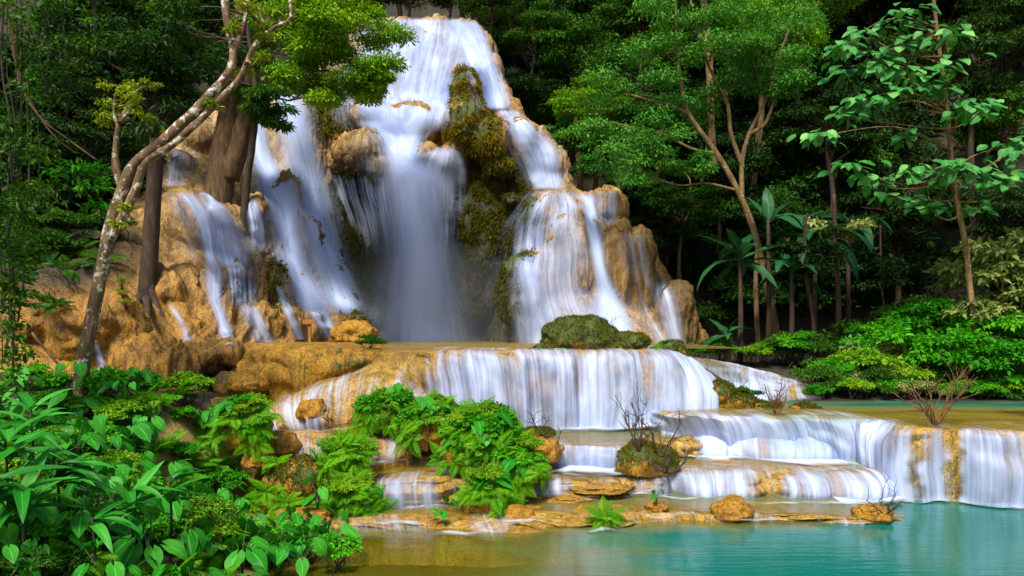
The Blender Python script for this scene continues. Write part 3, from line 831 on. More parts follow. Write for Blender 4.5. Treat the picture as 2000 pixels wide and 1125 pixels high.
# low sills in the centre
terrace('rock_terrace', 'low golden sill in the central pool',
        [G(930, 936, 0.42), G(1010, 932, 0.42), G(1100, 936, 0.42), G(1200, 930, 0.42), G(1290, 924, 0.44)],
        [G(930, 966, 0.17), G(1010, 964, 0.17), G(1100, 966, 0.17), G(1200, 962, 0.17), G(1290, 958, 0.17)],
        deck=2.2, nu=160, bulge=0.05, rough=0.22, water=0.34, wprof=[(930, 0.8), (1080, 1.2), (1180, 0.6), (1290, 1.2)], foam=0.5, foamw=0.35, seed=10)
terrace('rock_terrace', 'lowest golden sill along the turquoise pool',
        [G(520, 1018, 0.05), G(620, 1016, 0.08), G(730, 1012, 0.08), G(830, 1008, 0.09), G(930, 1012, 0.10), G(1050, 1006, 0.11), G(1180, 1002, 0.11), G(1300, 1000, 0.12), G(1420, 1003, 0.11), G(1560, 1006, 0.09), G(1680, 1010, 0.08), G(1760, 1012, 0.0), G(1860, 1022, -0.15)],
        [G(530, 1050, -0.12), G(620, 1048, -0.12), G(730, 1044, -0.12), G(830, 1044, -0.12), G(930, 1050, -0.12), G(1050, 1046, -0.12), G(1180, 1044, -0.12), G(1300, 1036, -0.12), G(1420, 1030, -0.12), G(1560, 1030, -0.12), G(1680, 1034, -0.14), G(1760, 1036, -0.2), G(1860, 1046, -0.35)],
        deck=1.5, nu=300, bulge=0.05, rough=0.25, water=0.22, wprof=[(640, 1.0), (760, 1.3), (900, 0.8), (980, 1.3), (1100, 0.6), (1260, 1.3), (1400, 1.2), (1560, 0.6), (1690, 0.9), (1760, 0.2)], foam=0.30, foamw=0.4, seed=11, deckdepth=0.45, wavy=0.35)
# sloping wet rock feeding the upper pool
terrace('rock_terrace', 'smooth wet chute feeding the upper pool',
        [P(1330, 700, 24.0), P(1380, 702, 23.5), P(1440, 712, 22.8), P(1500, 728, 22.2), P(1560, 742, 21.6), P(1620, 752, 21.2)],
        [P(1350, 790, 19.0), P(1420, 790, 19.2), P(1480, 788, 19.4), P(1530, 785, 19.6), P(1570, 783, 19.8), P(1610, 782, 20.0)],
        deck=2.0, nu=160, bulge=0.25, rough=0.12, deckwater=0, water=0.62, wprof=[(1330, 0.9), (1450, 1.2), (1520, 0.9), (1560, 0.7), (1620, 0.5)], foam=0.4, foamw=0.3, seed=12)

# ------------------------------------------------------------------ pools
def pool(name, label, xs, ys, z, depth, mat, mask=None):
    X, Y = np.meshgrid(xs, ys)
    V = np.stack([X, Y, np.full(X.shape, z)], -1).reshape(-1, 3)
    D = depth(X, Y).ravel()
    return structure(link(name, mesh_np(name, V, grid_faces(len(ys), len(xs)), M[mat], True, {'depth': D})), label)

def lower_depth(X, Y):
    px = 1000 + X / np.maximum(Y, 1) * FPX
    d = sstep(-1.6, 4.2, X) * (1 - 0.85 * sstep(11.9, 12.9, Y) * (1 - sstep(4.6, 6.0, X)))
    return d * (1 - 0.25 * sstep(13.2, 14.4, Y))
pool('pool', 'turquoise lower pool', np.linspace(-5, 16, 100), np.linspace(3.0, 14.9, 90), 0.0, lower_depth, 'pool')
pool('pool', 'upper turquoise pool', np.linspace(5.2, 17, 60), np.linspace(15.4, 21.5, 50), ZR + 0.045, lambda X, Y: sstep(16.6, 18.3, Y) * sstep(5.6, 7.0, X) * 0.75, 'shallow')
pool('pool', 'plunge pool under the great fall', np.linspace(-8, 6.0, 50), np.linspace(19.3, 33, 50), ZT + 0.02, lambda X, Y: 0.2 + 0 * X, 'shallow')

# ================================================================== plants
def leaf_material(name, dark, mid, light, rough=0.55, transl=0.28, spec=0.2):
    t = NT(name)
    r = t.attr('rnd')
    oi = t.n('ObjectInfo').outputs['Random']
    co = t.n('TexCoord').outputs['Object']
    f = t.math('ADD', t.math('ADD', t.math('MULTIPLY', r, 0.62), t.math('MULTIPLY', oi, 0.30)), t.math('MULTIPLY', t.noise(co, 1.4, 2, 0.5), 0.16))
    c = t.ramp(f, [(0.10, dark), (0.5, mid), (0.95, light)])
    p = t.n('BsdfPrincipled', {'Base Color': c, 'Roughness': rough, 'Specular IOR Level': spec})
    tr = t.n('BsdfTranslucent', {'Color': t.mix(1.0, c, (1.25, 1.3, 0.5), 'MULTIPLY')})
    return t.done(t.n('MixShader', {0: transl, 1: p, 2: tr}))

def blade_material(name, dark, mid, light, rough=0.38, transl=0.2, vein=0.5):
    """large leaves: 'across' runs 0 at the midrib to 1 at the edge"""
    t = NT(name)
    oi = t.n('ObjectInfo').outputs['Random']
    co = t.n('TexCoord').outputs['Object']
    n = t.noise(co, 4.0, 4, 0.6)
    f = t.math('ADD', t.math('MULTIPLY', oi, 0.6), t.math('MULTIPLY', n, 0.5))
    c = t.ramp(f, [(0.15, dark), (0.5, mid), (0.9, light)])
    ac = t.attr('across')
    mid_f = t.n('MapRange', {0: ac, 1: 0.0, 2: 0.10, 3: vein, 4: 0.0})
    c = t.mix(mid_f, c, tuple(min(1, v * 2.2 + 0.02) for v in light))
    wv = t.n('TexWave', {'Vector': t.attr('vein', 'Vector'), 'Scale': 1.0, 'Distortion': 0.4}, wave_type='BANDS', bands_direction='X')
    b = t.n('Bump', {'Strength': 0.35, 'Distance': 0.02, 'Height': wv.outputs[1]})
    c = t.mix(t.n('MapRange', {0: t.noise(co, 14.0, 2, 0.5), 1: 0.70, 2: 0.74, 3: 0.0, 4: 0.8}), c, (0.30, 0.22, 0.03))
    p = t.n('BsdfPrincipled', {'Base Color': c, 'Roughness': rough, 'Specular IOR Level': 0.25, 'Normal': b})
    tr = t.n('BsdfTranslucent', {'Color': t.mix(1.0, c, (1.2, 1.3, 0.5), 'MULTIPLY')})
    return t.done(t.n('MixShader', {0: transl, 1: p, 2: tr}))

def bark_material(name, dark, mid, light, lichen=None, lf=0.5, sc=1.0):
    t = NT(name)
    co = t.n('TexCoord').outputs['Object']
    n = t.noise(t.scaled(co, (1, 1, 0.25)), 9.0 * sc, 6, 0.65)
    c = t.ramp(n, [(0.3, dark), (0.5, mid), (0.7, light)])
    if lichen is not None:
        ln = t.noise(co, 6.0 * sc, 5, 0.7)
        c = t.mix(t.n('MapRange', {0: ln, 1: lf, 2: lf + 0.05}), c, lichen)
        gn = t.noise(co, 2.3 * sc, 4, 0.7)
        c = t.mix(t.n('MapRange', {0: gn, 1: 0.58, 2: 0.64, 4: 0.8}), c, (0.06, 0.09, 0.012))
    b = t.n('Bump', {'Strength': 0.7, 'Distance': 0.02, 'Height': n})
    return t.done(t.n('BsdfPrincipled', {'Base Color': c, 'Roughness': 0.85, 'Normal': b}))

M['lf_dark'] = leaf_material('dark_jungle_leaves', (0.003, 0.012, 0.002), (0.011, 0.042, 0.003), (0.036, 0.095, 0.006))
M['lf_mid'] = leaf_material('jungle_leaves', (0.008, 0.036, 0.002), (0.026, 0.105, 0.004), (0.085, 0.20, 0.008))
M['lf_bright'] = leaf_material('bright_leaves', (0.035, 0.12, 0.001), (0.12, 0.30, 0.003), (0.30, 0.46, 0.008))
M['lf_teal'] = leaf_material('blue_green_leaves', (0.008, 0.060, 0.006), (0.034, 0.18, 0.016), (0.14, 0.36, 0.045))
M['lf_yellow'] = leaf_material('yellow_green_leaves', (0.06, 0.13, 0.004), (0.17, 0.26, 0.006), (0.38, 0.40, 0.015))
M['lf_pale'] = leaf_material('pale_olive_leaves', (0.05, 0.10, 0.016), (0.18, 0.24, 0.05), (0.42, 0.45, 0.17))
M['lf_vivid'] = leaf_material('vivid_green_leaves', (0.010, 0.10, 0.001), (0.034, 0.26, 0.002), (0.13, 0.42, 0.006))
M['fern'] = leaf_material('fern_fronds', (0.030, 0.16, 0.001), (0.095, 0.33, 0.003), (0.26, 0.48, 0.006), transl=0.35)
M['moss'] = leaf_material('moss_tufts', (0.008, 0.028, 0.002), (0.07, 0.075, 0.004), (0.26, 0.18, 0.008), rough=0.9, spec=0.1)
M['taro'] = blade_material('taro_blade', (0.006, 0.11, 0.003), (0.018, 0.23, 0.008), (0.07, 0.38, 0.03))
M['ginger'] = blade_material('long_blade', (0.005, 0.090, 0.004), (0.014, 0.20, 0.010), (0.055, 0.34, 0.03), vein=0.3)
M['banana'] = blade_material('banana_blade', (0.004, 0.030, 0.010), (0.010, 0.070, 0.022), (0.030, 0.13, 0.045), vein=0.4)
M['broad'] = blade_material('broad_leaf_blade', (0.014, 0.12, 0.018), (0.055, 0.29, 0.05), (0.22, 0.50, 0.13), vein=0.2)
M['stem'] = bark_material('green_stems', (0.01, 0.03, 0.004), (0.02, 0.06, 0.01), (0.05, 0.09, 0.02))
M['darkstem'] = bark_material('dark_stems', (0.006, 0.006, 0.004), (0.02, 0.016, 0.010), (0.05, 0.04, 0.025))
M['bark'] = bark_material('brown_bark', (0.02, 0.010, 0.003), (0.075, 0.038, 0.012), (0.16, 0.09, 0.03))
M['bark_dark'] = bark_material('dark_bark', (0.008, 0.004, 0.002), (0.035, 0.017, 0.008), (0.08, 0.042, 0.02))
M['bark_lichen'] = bark_material('lichen_bark', (0.03, 0.018, 0.008), (0.12, 0.065, 0.03), (0.28, 0.18, 0.09), (0.52, 0.50, 0.42), 0.54)
M['bark_pale'] = bark_material('pale_bark', (0.05, 0.028, 0.010), (0.15, 0.085, 0.030), (0.27, 0.17, 0.07), (0.36, 0.33, 0.24), 0.62)
M['twig'] = bark_material('dry_twigs', (0.04, 0.018, 0.006), (0.12, 0.055, 0.018), (0.24, 0.12, 0.04))
M['twig_dark'] = bark_material('dark_twigs', (0.015, 0.010, 0.006), (0.05, 0.03, 0.015), (0.10, 0.065, 0.03))
M['wood'] = bark_material('sign_wood', (0.14, 0.055, 0.010), (0.30, 0.13, 0.025), (0.42, 0.20, 0.05))

def unit(a):
    return a / (np.linalg.norm(a, axis=-1, keepdims=True) + 1e-9)

def leaves(pos, axis, normal, L, W, rnd):
    n = len(pos)
    axis = unit(axis)
    side = unit(np.cross(axis, normal))
    nor = np.cross(side, axis)
    L = np.asarray(L)[:, None]; W = np.asarray(W)[:, None]
    v = np.empty((n, 4, 3))
    v[:, 0] = pos
    v[:, 1] = pos + axis * L * 0.45 + side * W * 0.5 + nor * W * 0.14
    v[:, 2] = pos + axis * L - nor * L * 0.12
    v[:, 3] = pos + axis * L * 0.45 - side * W * 0.5 + nor * W * 0.14
    i = np.arange(n)[:, None] * 4
    f = np.vstack([i + np.array([[0, 1, 2]]), i + np.array([[0, 2, 3]])])
    return v.reshape(-1, 3), f, np.repeat(rnd, 4)

def cloud(clusters, per, L, W, seed=0, up=0.8, shell=0.45, droop=0.35, tone=None):
    """clusters: rows of x, y, z, rx, ry, rz -> leaves on and in flattened clumps"""
    rg = np.random.default_rng(seed)
    cl = np.asarray(clusters, float)
    n = per * len(cl) if np.isscalar(per) else int(np.sum(per))
    idx = np.repeat(np.arange(len(cl)), per)
    d = unit(rg.normal(size=(n, 3)))
    d[:, 2] = np.where(d[:, 2] < -0.25, -d[:, 2] * 0.6, d[:, 2])
    r = rg.random(n) ** shell
    lump = 0.72 + 0.56 * fbm(d * 2.3 + cl[idx, :3] * 0.7 + seed, 2)
    pos = cl[idx, :3] + d * (r * lump)[:, None] * cl[idx, 3:6]
    ax = d * np.array([1, 1, 0.35]) + rg.normal(size=(n, 3)) * 0.55
    ax[:, 2] -= droop
    no = np.array([0, 0, up]) + d * 0.55 + rg.normal(size=(n, 3)) * 0.35
    l = L * (0.6 + 0.8 * rg.random(n)); w = W * (0.6 + 0.8 * rg.random(n))
    tn = rg.random(len(cl))[idx] if tone is None else np.asarray(tone)[idx]
    rnd = np.clip(0.55 * rg.random(n) + 0.45 * tn, 0, 1)
    return leaves(pos, ax, no, l, w, rnd)

def cloud_mesh(name, *a, mat='lf_mid', **k):
    v, f, r = cloud(*a, **k)
    return mesh_np(name, v, f, M[mat], False, {'rnd': r})

def tree_mesh(name, tubes, mat):
    v, f = join_tubes(tubes)
    return mesh_np(name, v, f, M[mat], True)

def limb(a, b, r0, r1, sag=0.1, n=9, seg=6, seed=0):
    rg = np.random.default_rng(seed)
    a = np.asarray(a, float); b = np.asarray(b, float)
    t = np.linspace(0, 1, n)[:, None]
    p = a * (1 - t) + b * t
    L = np.linalg.norm(b - a)
    off = rg.normal(size=3) * L * sag
    p = p + np.sin(np.pi * t) * off + np.sin(2 * np.pi * t) * rg.normal(size=3) * L * sag * 0.4
    return tube(p, np.linspace(r0, r1, n), seg, 0.25, seed)

# ---- forest tree prototypes -------------------------------------------------
def forest_proto(k, mat, bark, ncl, R, leafL, leafW, per, flat=0.42, crown_h=3.2):
    rg = np.random.default_rng(100 + k)
    cl = []
    for i in range(ncl):
        a = rg.random() * 2 * np.pi
        rr = R * math.sqrt(rg.random())
        z = (rg.random() - 0.45) * crown_h * (1 - 0.55 * (rr / R) ** 2)
        c = R * (0.28 + 0.20 * rg.random())
        cl.append((rr * math.cos(a), rr * math.sin(a), z, c, c, c * flat * (0.7 + 0.6 * rg.random())))
    cl = np.array(cl)
    tubes = [tube(resample([(0, 0, -13), (0.25, 0.1, -8), (-0.2, 0, -4), (0.15, 0, -1.2), (0, 0, 0.6)], 30), np.linspace(0.26, 0.09, 30), 8, 0.3, k)]
    for i, c in enumerate(cl):
        z0 = min(c[2] - 0.6, 0.2) - 0.8 * rg.random()
        tubes.append(limb((0, 0, z0), c[:3] - np.array([0, 0, 0.15]), 0.06, 0.015, 0.12, 8, 5, k * 50 + i))
    tr = tree_mesh('trunk', tubes, bark)
    cr = cloud_mesh('crown', cl, per, leafL, leafW, seed=k, mat=mat)
    return tr, cr

PROTO = {
    'dark': [forest_proto(1, 'lf_dark', 'bark_dark', 26, 2.6, 0.22, 0.10, 330), forest_proto(2, 'lf_dark', 'bark_dark', 24, 2.5, 0.30, 0.12, 230, 0.55, 4.2)],
    'mid': [forest_proto(3, 'lf_mid', 'bark_dark', 26, 2.6, 0.19, 0.09, 400, 0.62), forest_proto(4, 'lf_mid', 'bark', 24, 2.5, 0.26, 0.12, 280, 0.38)],
    'bright': [forest_proto(5, 'lf_bright', 'bark', 26, 2.4, 0.17, 0.085, 430, 0.5)],
    'teal': [forest_proto(6, 'lf_teal', 'bark', 24, 2.4, 0.20, 0.11, 360, 0.36)],
}
def forest_place(px, py):
    if px < 330: return 'behind the lichen tree'
    if px < 680: return 'behind the double-trunked tree'
    if px < 960: return 'above the lip of the main fall'
    if px < 1230: return 'beside the stepped cascade' if py > 180 else 'beside the top of the main fall'
    if px < 1560: return 'behind the crooked branching tree' if py < 330 else 'behind the banana plants'
    return 'behind the broad-leaved tree' if py < 400 else 'in the shade behind the far bank'
FKIND = {'dark': 'dark-leaved jungle tree', 'mid': 'mid-green jungle tree', 'bright': 'bright light-green jungle tree', 'teal': 'blue-green layered jungle tree'}
def forest_tree(px, py, d, s, kind, var=0, rot=None):
    c = P(px, py, d)
    lab = FKIND[kind] + ' ' + forest_place(px, py)
    tr, cr = PROTO[kind][var % len(PROTO[kind])]
    r = thing('jungle_tree', lab, 'tree', c, FKIND[kind] + 's ' + forest_place(px, py), rot=(0, 0, random.random() * 6.28 if rot is None else rot), scale=s)
    link('trunk', tr, r)
    o = link('crown', cr, r); o['kind'] = 'stuff'
    return r

FOREST = []
rg = random.Random(11)
# far wall of crowns, right of and above the falls
for row, (d, y0) in enumerate([(47, -60), (45, 30), (43, 120), (41, 210), (39, 300), (37.5, 390), (36, 470), (35, 560)]):
    for i in range(10):
        px = 960 + i * 120 + rg.uniform(-45, 45) + (row % 2) * 60
        if y0 > 250 and px < 1330:
            px += 330
        FOREST.append((px, y0 + rg.uniform(-35, 35), d + rg.uniform(-1.5, 1.5), rg.uniform(0.95, 1.25), 'dark' if rg.random() < 0.68 else 'mid', rg.randrange(2)))
# far wall left
for row, (d, y0) in enumerate([(41, -60), (39, 30), (37, 110), (34, 200), (31, 290), (28, 380), (26, 430)]):
    for i in range(6):
        px = -80 + i * 110 + rg.uniform(-40, 40)
        if px > 500 - row * 60:
            continue
        FOREST.append((px, y0 + rg.uniform(-30, 30), d + rg.uniform(-1.5, 1.5), rg.uniform(0.85, 1.1), 'dark', rg.randrange(2)))
# crowns above the lip of the fall
FOREST += [(520, -20, 40, 1.1, 'dark', 0), (640, -60, 41, 1.1, 'mid', 1), (780, -70, 42, 1.0, 'dark', 1), (900, -70, 42, 1.0, 'mid', 0), (1000, -10, 40, 0.9, 'mid', 1)]
FOREST += [(690, -20, 38, 0.6, 'bright', 0), (800, -25, 38.5, 0.55, 'mid', 0), (880, -20, 38.5, 0.5, 'dark', 0), (960, 10, 37.5, 0.55, 'mid', 0), (740, -40, 38.5, 0.6, 'dark', 1)]
FOREST += [(20, 400, 25, 0.75, 'dark', 0), (120, 405, 25, 0.7, 'dark', 1), (220, 380, 26, 0.7, 'dark', 0), (60, 330, 24, 0.7, 'dark', 1), (180, 300, 25, 0.75, 'dark', 0)]
FOREST += [(1850, -20, 41, 1.1, 'dark', 0), (1960, -20, 40, 1.1, 'dark', 1), (1700, -30, 43, 1.1, 'dark', 0), (2040, 60, 38, 1.0, 'dark', 0), (190, 60, 37, 0.9, 'dark', 1), (260, -20, 38, 0.9, 'dark', 0)]
# nearer crowns that carry the light
FOREST += [(1040, 70, 38, 0.75, 'mid', 0), (1030, 180, 37, 0.6, 'dark', 0), (1130, 110, 37, 0.8, 'mid', 1), (1160, 215, 34, 0.72, 'bright', 0), (1110, 270, 34.5, 0.5, 'teal', 0),
           (1210, 300, 32.5, 0.72, 'teal', 0), (1290, 240, 33, 0.7, 'mid', 0), (1250, 130, 35, 0.85, 'mid', 0), (1260, 30, 37, 0.9, 'mid', 1), (1180, 20, 39, 0.9, 'dark', 1),
           (1480, 60, 35, 0.95, 'bright', 0), (1560, 30, 37, 0.9, 'mid', 0), (1330, 400, 32, 0.65, 'mid', 1), (1300, 460, 33, 0.6, 'dark', 0), (1400, 330, 34, 0.7, 'dark', 1),
           (1620, 250, 34, 0.8, 'dark', 0), (1900, 130, 30, 0.8, 'dark', 1), (1980, 230, 30, 0.7, 'mid', 1), (1960, 60, 31, 0.8, 'dark', 0), (1750, 430, 31, 0.8, 'dark', 1), (1650, 560, 33, 0.7, 'dark', 0), (1960, 420, 29, 0.7, 'dark', 0)]
for a in FOREST:
    forest_tree(*a)

# ---- named single trees -----------------------------------------------------
def path_px(pts, d):
    return np.array([P(p[0], p[1], (p[2] if len(p) > 2 else d)) for p in pts])

def single_tree(name, label, stems, d, bark, clusters, crown_mat, leaf, per, cl_r, flat=0.5, seed=0, limbs=True, extra=None):
    """stems: list of (px path, r0, r1); clusters: (px, py, scale[, d])"""
    base = path_px(stems[0][0], d)[0]
    root = thing(name, label, 'tree', base)
    tubes, nodes = [], []
    for k, (pts, r0, r1) in enumerate(stems):
        p = resample(path_px(pts, d), 46) - base
        nodes.append(p)
        tubes.append(tube(p, np.interp(np.linspace(0, 1, 46), [0, 0.08, 1], [r0 * 1.25 if k == 0 else r0, r0, r1]), 10, 0.3, seed + k))
    nodes = np.vstack(nodes)
    rg = np.random.default_rng(seed)
    cl = []
    for c in clusters:
        dd = (c[3] if len(c) > 3 else d) + rg.uniform(-1.0, 1.0)
        q = P(c[0], c[1], dd) - base
        s = c[2] * cl_r
        for m in range(3):
            o = rg.normal(size=3) * np.array([0.62, 0.65, 0.42]) * s
            cl.append((*(q + o), s * 0.75, s * 0.75, s * flat * 0.8))
        if limbs:
            j = np.argmin(np.linalg.norm(nodes - q, axis=1) + np.where(nodes[:, 2] > q[2] + 0.2, 5, 0))
            tubes.append(limb(nodes[j], q, 0.045, 0.012, 0.10, 10, 5, seed * 7 + len(cl)))
    link('trunk', tree_mesh('trunk', tubes, bark), root)
    if cl:
        o = link('crown', cloud_mesh('crown', cl, per, leaf[0], leaf[1], seed=seed, mat=crown_mat), root)
        o['kind'] = 'stuff'
    return root

# tree with many pale crooked limbs, right of the falls
single_tree('branching_tree', 'slender tree with crooked forking pale limbs and layered blue-green crown', [
    ([(1526, 700), (1508, 610), (1492, 530), (1472, 450), (1446, 382), (1400, 300), (1345, 222), (1328, 150), (1322, 60), (1318, -20)], 0.15, 0.04),
    ([(1450, 395), (1449, 320), (1463, 262), (1500, 185), (1522, 110), (1540, 60)], 0.09, 0.03),
    ([(1452, 330), (1428, 262), (1420, 200), (1385, 130), (1360, 50), (1345, -20)], 0.08, 0.03),
    ([(1463, 262), (1495, 240), (1515, 190), (1545, 150)], 0.07, 0.03),
    ([(1345, 222), (1310, 205), (1265, 195)], 0.06, 0.02), ([(1400, 300), (1350, 290), (1290, 258), (1250, 255)], 0.06, 0.02),
    ([(1440, 372), (1380, 358), (1330, 362), (1285, 350)], 0.05, 0.02), ([(1480, 470), (1476, 560), (1482, 700)], 0.07, 0.10)],
    27.0, 'bark_pale',
    [(1310, 40, 1.1), (1365, 70, 1.0), (1250, 105, 1.0), (1200, 190, 1.0), (1240, 265, 1.1), (1190, 310, 1.0), (1290, 150, 1.1), (1390, 110, 1.0), (1450, 50, 1.1),
     (1520, 95, 1.1), (1570, 60, 1.0), (1445, 165, 0.9), (1500, 150, 0.9), (1570, 125, 1.0), (1370, 200, 0.9), (1290, 300, 0.8), (1150, 250, 0.8), (1330, 330, 0.6), (1240, 345, 0.8), (1420, 20, 1.0), (1350, 10, 1.0), (1540, 170, 0.7), (1460, 100, 0.9), (1380, 330, 0.5)],
    'lf_teal', (0.14, 0.07), 340, 0.95, 0.75, 21)
# leaning tree covered with lichen
single_tree('lichen_tree', 'leaning forked tree with lichen-blotched white bark and yellowish shoots', [
    ([(146, 812), (160, 725), (176, 640), (196, 540), (212, 455), (238, 372), (262, 322), (310, 282), (372, 226), (415, 180), (448, 140), (456, 100), (444, 40), (436, -25)], 0.128, 0.07),
    ([(214, 470), (236, 430), (264, 372), (284, 318), (335, 284), (385, 240), (432, 192), (468, 152), (498, 88), (536, 54), (568, 36), (566, -10)], 0.082, 0.035),
    ([(240, 372), (226, 325), (228, 268), (232, 240)], 0.075, 0.04),
    ([(456, 100), (476, 50), (486, -20)], 0.06, 0.03), ([(498, 88), (515, 55), (505, 20)], 0.04, 0.015)],
    14.0, 'bark_lichen',
    [(238, 205, 0.55), (232, 170, 0.40), (268, 188, 0.40), (218, 235, 0.45), (262, 235, 0.4), (300, 170, 0.22), (460, 60, 0.35), (475, 20, 0.4), (510, 60, 0.3), (500, 110, 0.3), (540, 30, 0.3), (470, 140, 0.25), (330, 262, 0.14), (415, 205, 0.2), (240, 405, 0.2), (225, 440, 0.2)],
    'lf_yellow', (0.085, 0.035), 70, 0.42, 0.8, 22, limbs=True)
DC = max(cliff_depth(428, y, 26.0) for y in (395, 410, 425)) + 0.15
DD = max(cliff_depth(470, y, 25.0) for y in (420, 435, 450))
DB = max(cliff_depth(287, y, 20.8) for y in (575, 590, 605)) + 0.15
# heavy brown double trunk on the cliff with bright crown
single_tree('double_trunk_tree', 'stout brown double-trunked tree rooted on the travertine with bright green crown', [
    ([(422, 500, DC), (426, 400, DC), (432, 340, DC), (440, 280, DC), (450, 220, DC), (458, 160, DC), (468, 90, DC), (480, -20, DC)], 0.52, 0.20),
    ([(446, 350, DC), (464, 290, DC - 0.1), (480, 230, DC - 0.2), (490, 170, DC - 0.2), (505, 90, DC - 0.2), (540, 20, DC)], 0.36, 0.14),
    ([(430, 370, DC), (452, 395, DC + 0.1), (470, 430, DC + 0.3)], 0.24, 0.10), ([(426, 370, DC), (402, 385, DC + 0.1), (388, 405, DC + 0.4)], 0.22, 0.08)],
    DC, 'bark',
    [(600, 60, 1.2), (660, 90, 1.2), (705, 60, 1.1), (560, 110, 1.1), (620, 140, 1.2), (680, 150, 1.0), (735, 110, 0.9), (715, 165, 0.6), (590, 20, 1.2), (680, 15, 1.2), (540, 60, 1.2), (640, 180, 0.8), (740, 60, 0.8), (600, 100, 1.0), (650, 40, 1.1), (740, 150, 0.45), (565, 160, 0.7)],
    'lf_bright', (0.14, 0.065), 800, 0.95, 0.66, 23)
single_tree('dark_leaved_tree', 'dark-leaved tree hanging its drooping leaves over the tall smooth fall', [
    ([(472, 500, DD), (482, 360, DD), (492, 290, DD - 0.2), (500, 200, DD - 0.3), (490, 100, DD - 0.3), (478, 20, DD - 0.3)], 0.14, 0.06)], DD - 0.3, 'bark_dark',
    [(520, 190, 0.7), (495, 225, 0.6), (545, 200, 0.55), (540, 235, 0.45), (470, 180, 0.6), (420, 60, 1.0), (350, 110, 1.1), (380, 40, 1.1), (300, 60, 1.1), (320, 170, 0.9), (440, 120, 0.9), (260, 110, 0.9), (500, 130, 0.7), (330, 20, 1.0)],
    'lf_mid', (0.22, 0.07), 170, 0.8, 0.6, 24)
single_tree('dark_trunk_tree', 'straight dark brown trunk standing in the ochre slope', [
    ([(284, 690), (287, 590), (294, 480), (300, 380), (306, 290), (309, 215)], 0.25, 0.17)] + [([(289, 545, DB), (x1, 585, cliff_depth(x1, 585, DB) - 0.02), (x2, 618, cliff_depth(x2, 618, DB) + 0.02)], 0.13, 0.04) for x1, x2 in ((270, 258), (302, 318), (286, 290))], DB, 'bark_dark',
    [(310, 200, 1.0), (270, 170, 1.0), (350, 170, 0.9), (230, 130, 1.0), (300, 110, 1.0), (180, 90, 1.1), (120, 150, 0.9), (380, 130, 0.8)], 'lf_dark', (0.20, 0.08), 200, 0.9, 0.5, 25)
single_tree('grey_trunk_tree', 'thick pale grey trunk high among the crowns', [
    ([(1392, 330), (1388, 200), (1382, 60), (1368, -40)], 0.17, 0.15)], 33.0, 'bark_pale', [(1350, -30, 1.0), (1420, -40, 1.0)], 'lf_mid', (0.2, 0.09), 250, 0.9, 0.5, 26)
for i, (x0, y0, x1, y1, r) in enumerate([(1592, 690, 1575, 540, 0.085), (1636, 690, 1632, 500, 0.10), (1730, 680, 1722, 560, 0.04)]):
    single_tree('slim_tree', 'slim brown bare trunk in the shade behind the bank', [([(x0, y0), ((x0 + x1) / 2 + 4, (y0 + y1) / 2), (x1, y1), (x1 - 3, y1 - 120)], r, r * 0.7)], 25.5 + 0.3 * i, 'bark_dark',
                [(x1, y1 - 20, 0.7), (x1 + 25, y1 - 50, 0.7), (x1 - 30, y1 - 60, 0.6)], 'lf_pale' if i in (1, 3) else 'lf_dark', (0.2, 0.1), 90, 0.7, 0.5, 30 + i)['group'] = 'slim trunks in the shade'

# ---- large leaf meshes ------------------------------------------------------
def blade(name, outline, curve, fold, mat, n=9, lobes=0.0, wavy=0.0):
    """leaf along +Y from the stalk, facing +Z; outline(t) = half width; curve(t) = (y, z)"""
    t = np.linspace(0, 1, n)
    w = np.array([outline(x) for x in t])
    yz = np.array([curve(x) for x in t])
    V, A, U = [], [], []
    for s in (-1, -0.55, 0, 0.55, 1):
        x = s * w
        zz = yz[:, 1] + fold * np.abs(s) * w + (wavy * np.sin(t * 19 + s) * np.abs(s) * w)
        yy = yz[:, 0] - lobes * np.abs(s) * np.clip(1 - t * 2.6, 0, 1)
        V.append(np.stack([x, yy, zz], 1)); A.append(np.full(n, abs(s)))
        U.append(np.stack([(t * 9 - abs(s) * 1.6), np.full(n, s), 0 * t], 1))
    V = np.stack(V, 1).reshape(-1, 3); A = np.stack(A, 1).ravel(); U = np.stack(U, 1).reshape(-1, 3)
    return mesh_np(name, V, grid_faces(n, 5), M[mat], True, {'across': A, 'vein': U, 'rnd': np.full(len(A), 0.5)})

def arc(L, bend):
    def f(t):
        a = bend * t
        return (L * (math.sin(a) / bend if abs(bend) > 1e-3 else t), -L * (1 - math.cos(a)) / bend if abs(bend) > 1e-3 else 0)
    return f
heart = lambda wd: (lambda t: wd * (math.sin(min(1, t / 0.30) * math.pi / 2) ** 0.6 * 0.8 + 0.2) * (1 - max(0, (t - 0.28) / 0.72) ** 1.5) + 0.002)
lance = lambda wd: (lambda t: wd * math.sin(math.pi * min(1, t ** 0.75)) ** 0.8 + 0.002)
ovate = lambda wd: (lambda t: wd * math.sin(math.pi * min(1, t ** 0.62)) ** 0.75 + 0.002)
TARO = [blade('leaf', heart(0.36), arc(1, b), f, 'taro', 10, 0.30, 0.05) for b, f in ((0.5, 0.10), (0.9, 0.22), (0.25, -0.06), (0.7, 0.02))]
GINGER = [blade('leaf', lance(0.095), arc(1, b), 0.35, 'ginger', 10) for b in (0.8, 1.4, 0.4)]
BANANA = [blade('leaf', lance(0.125), arc(1, b), 0.25, 'banana', 14, 0, 0.10) for b in (0.5, 1.1, 1.7)]
BROAD = [blade('leaf', ovate(0.36), arc(1, b), f, 'broad', 8, 0.10, 0.04) for b, f in ((0.5, 0.06), (0.9, 0.12), (0.3, -0.05))]

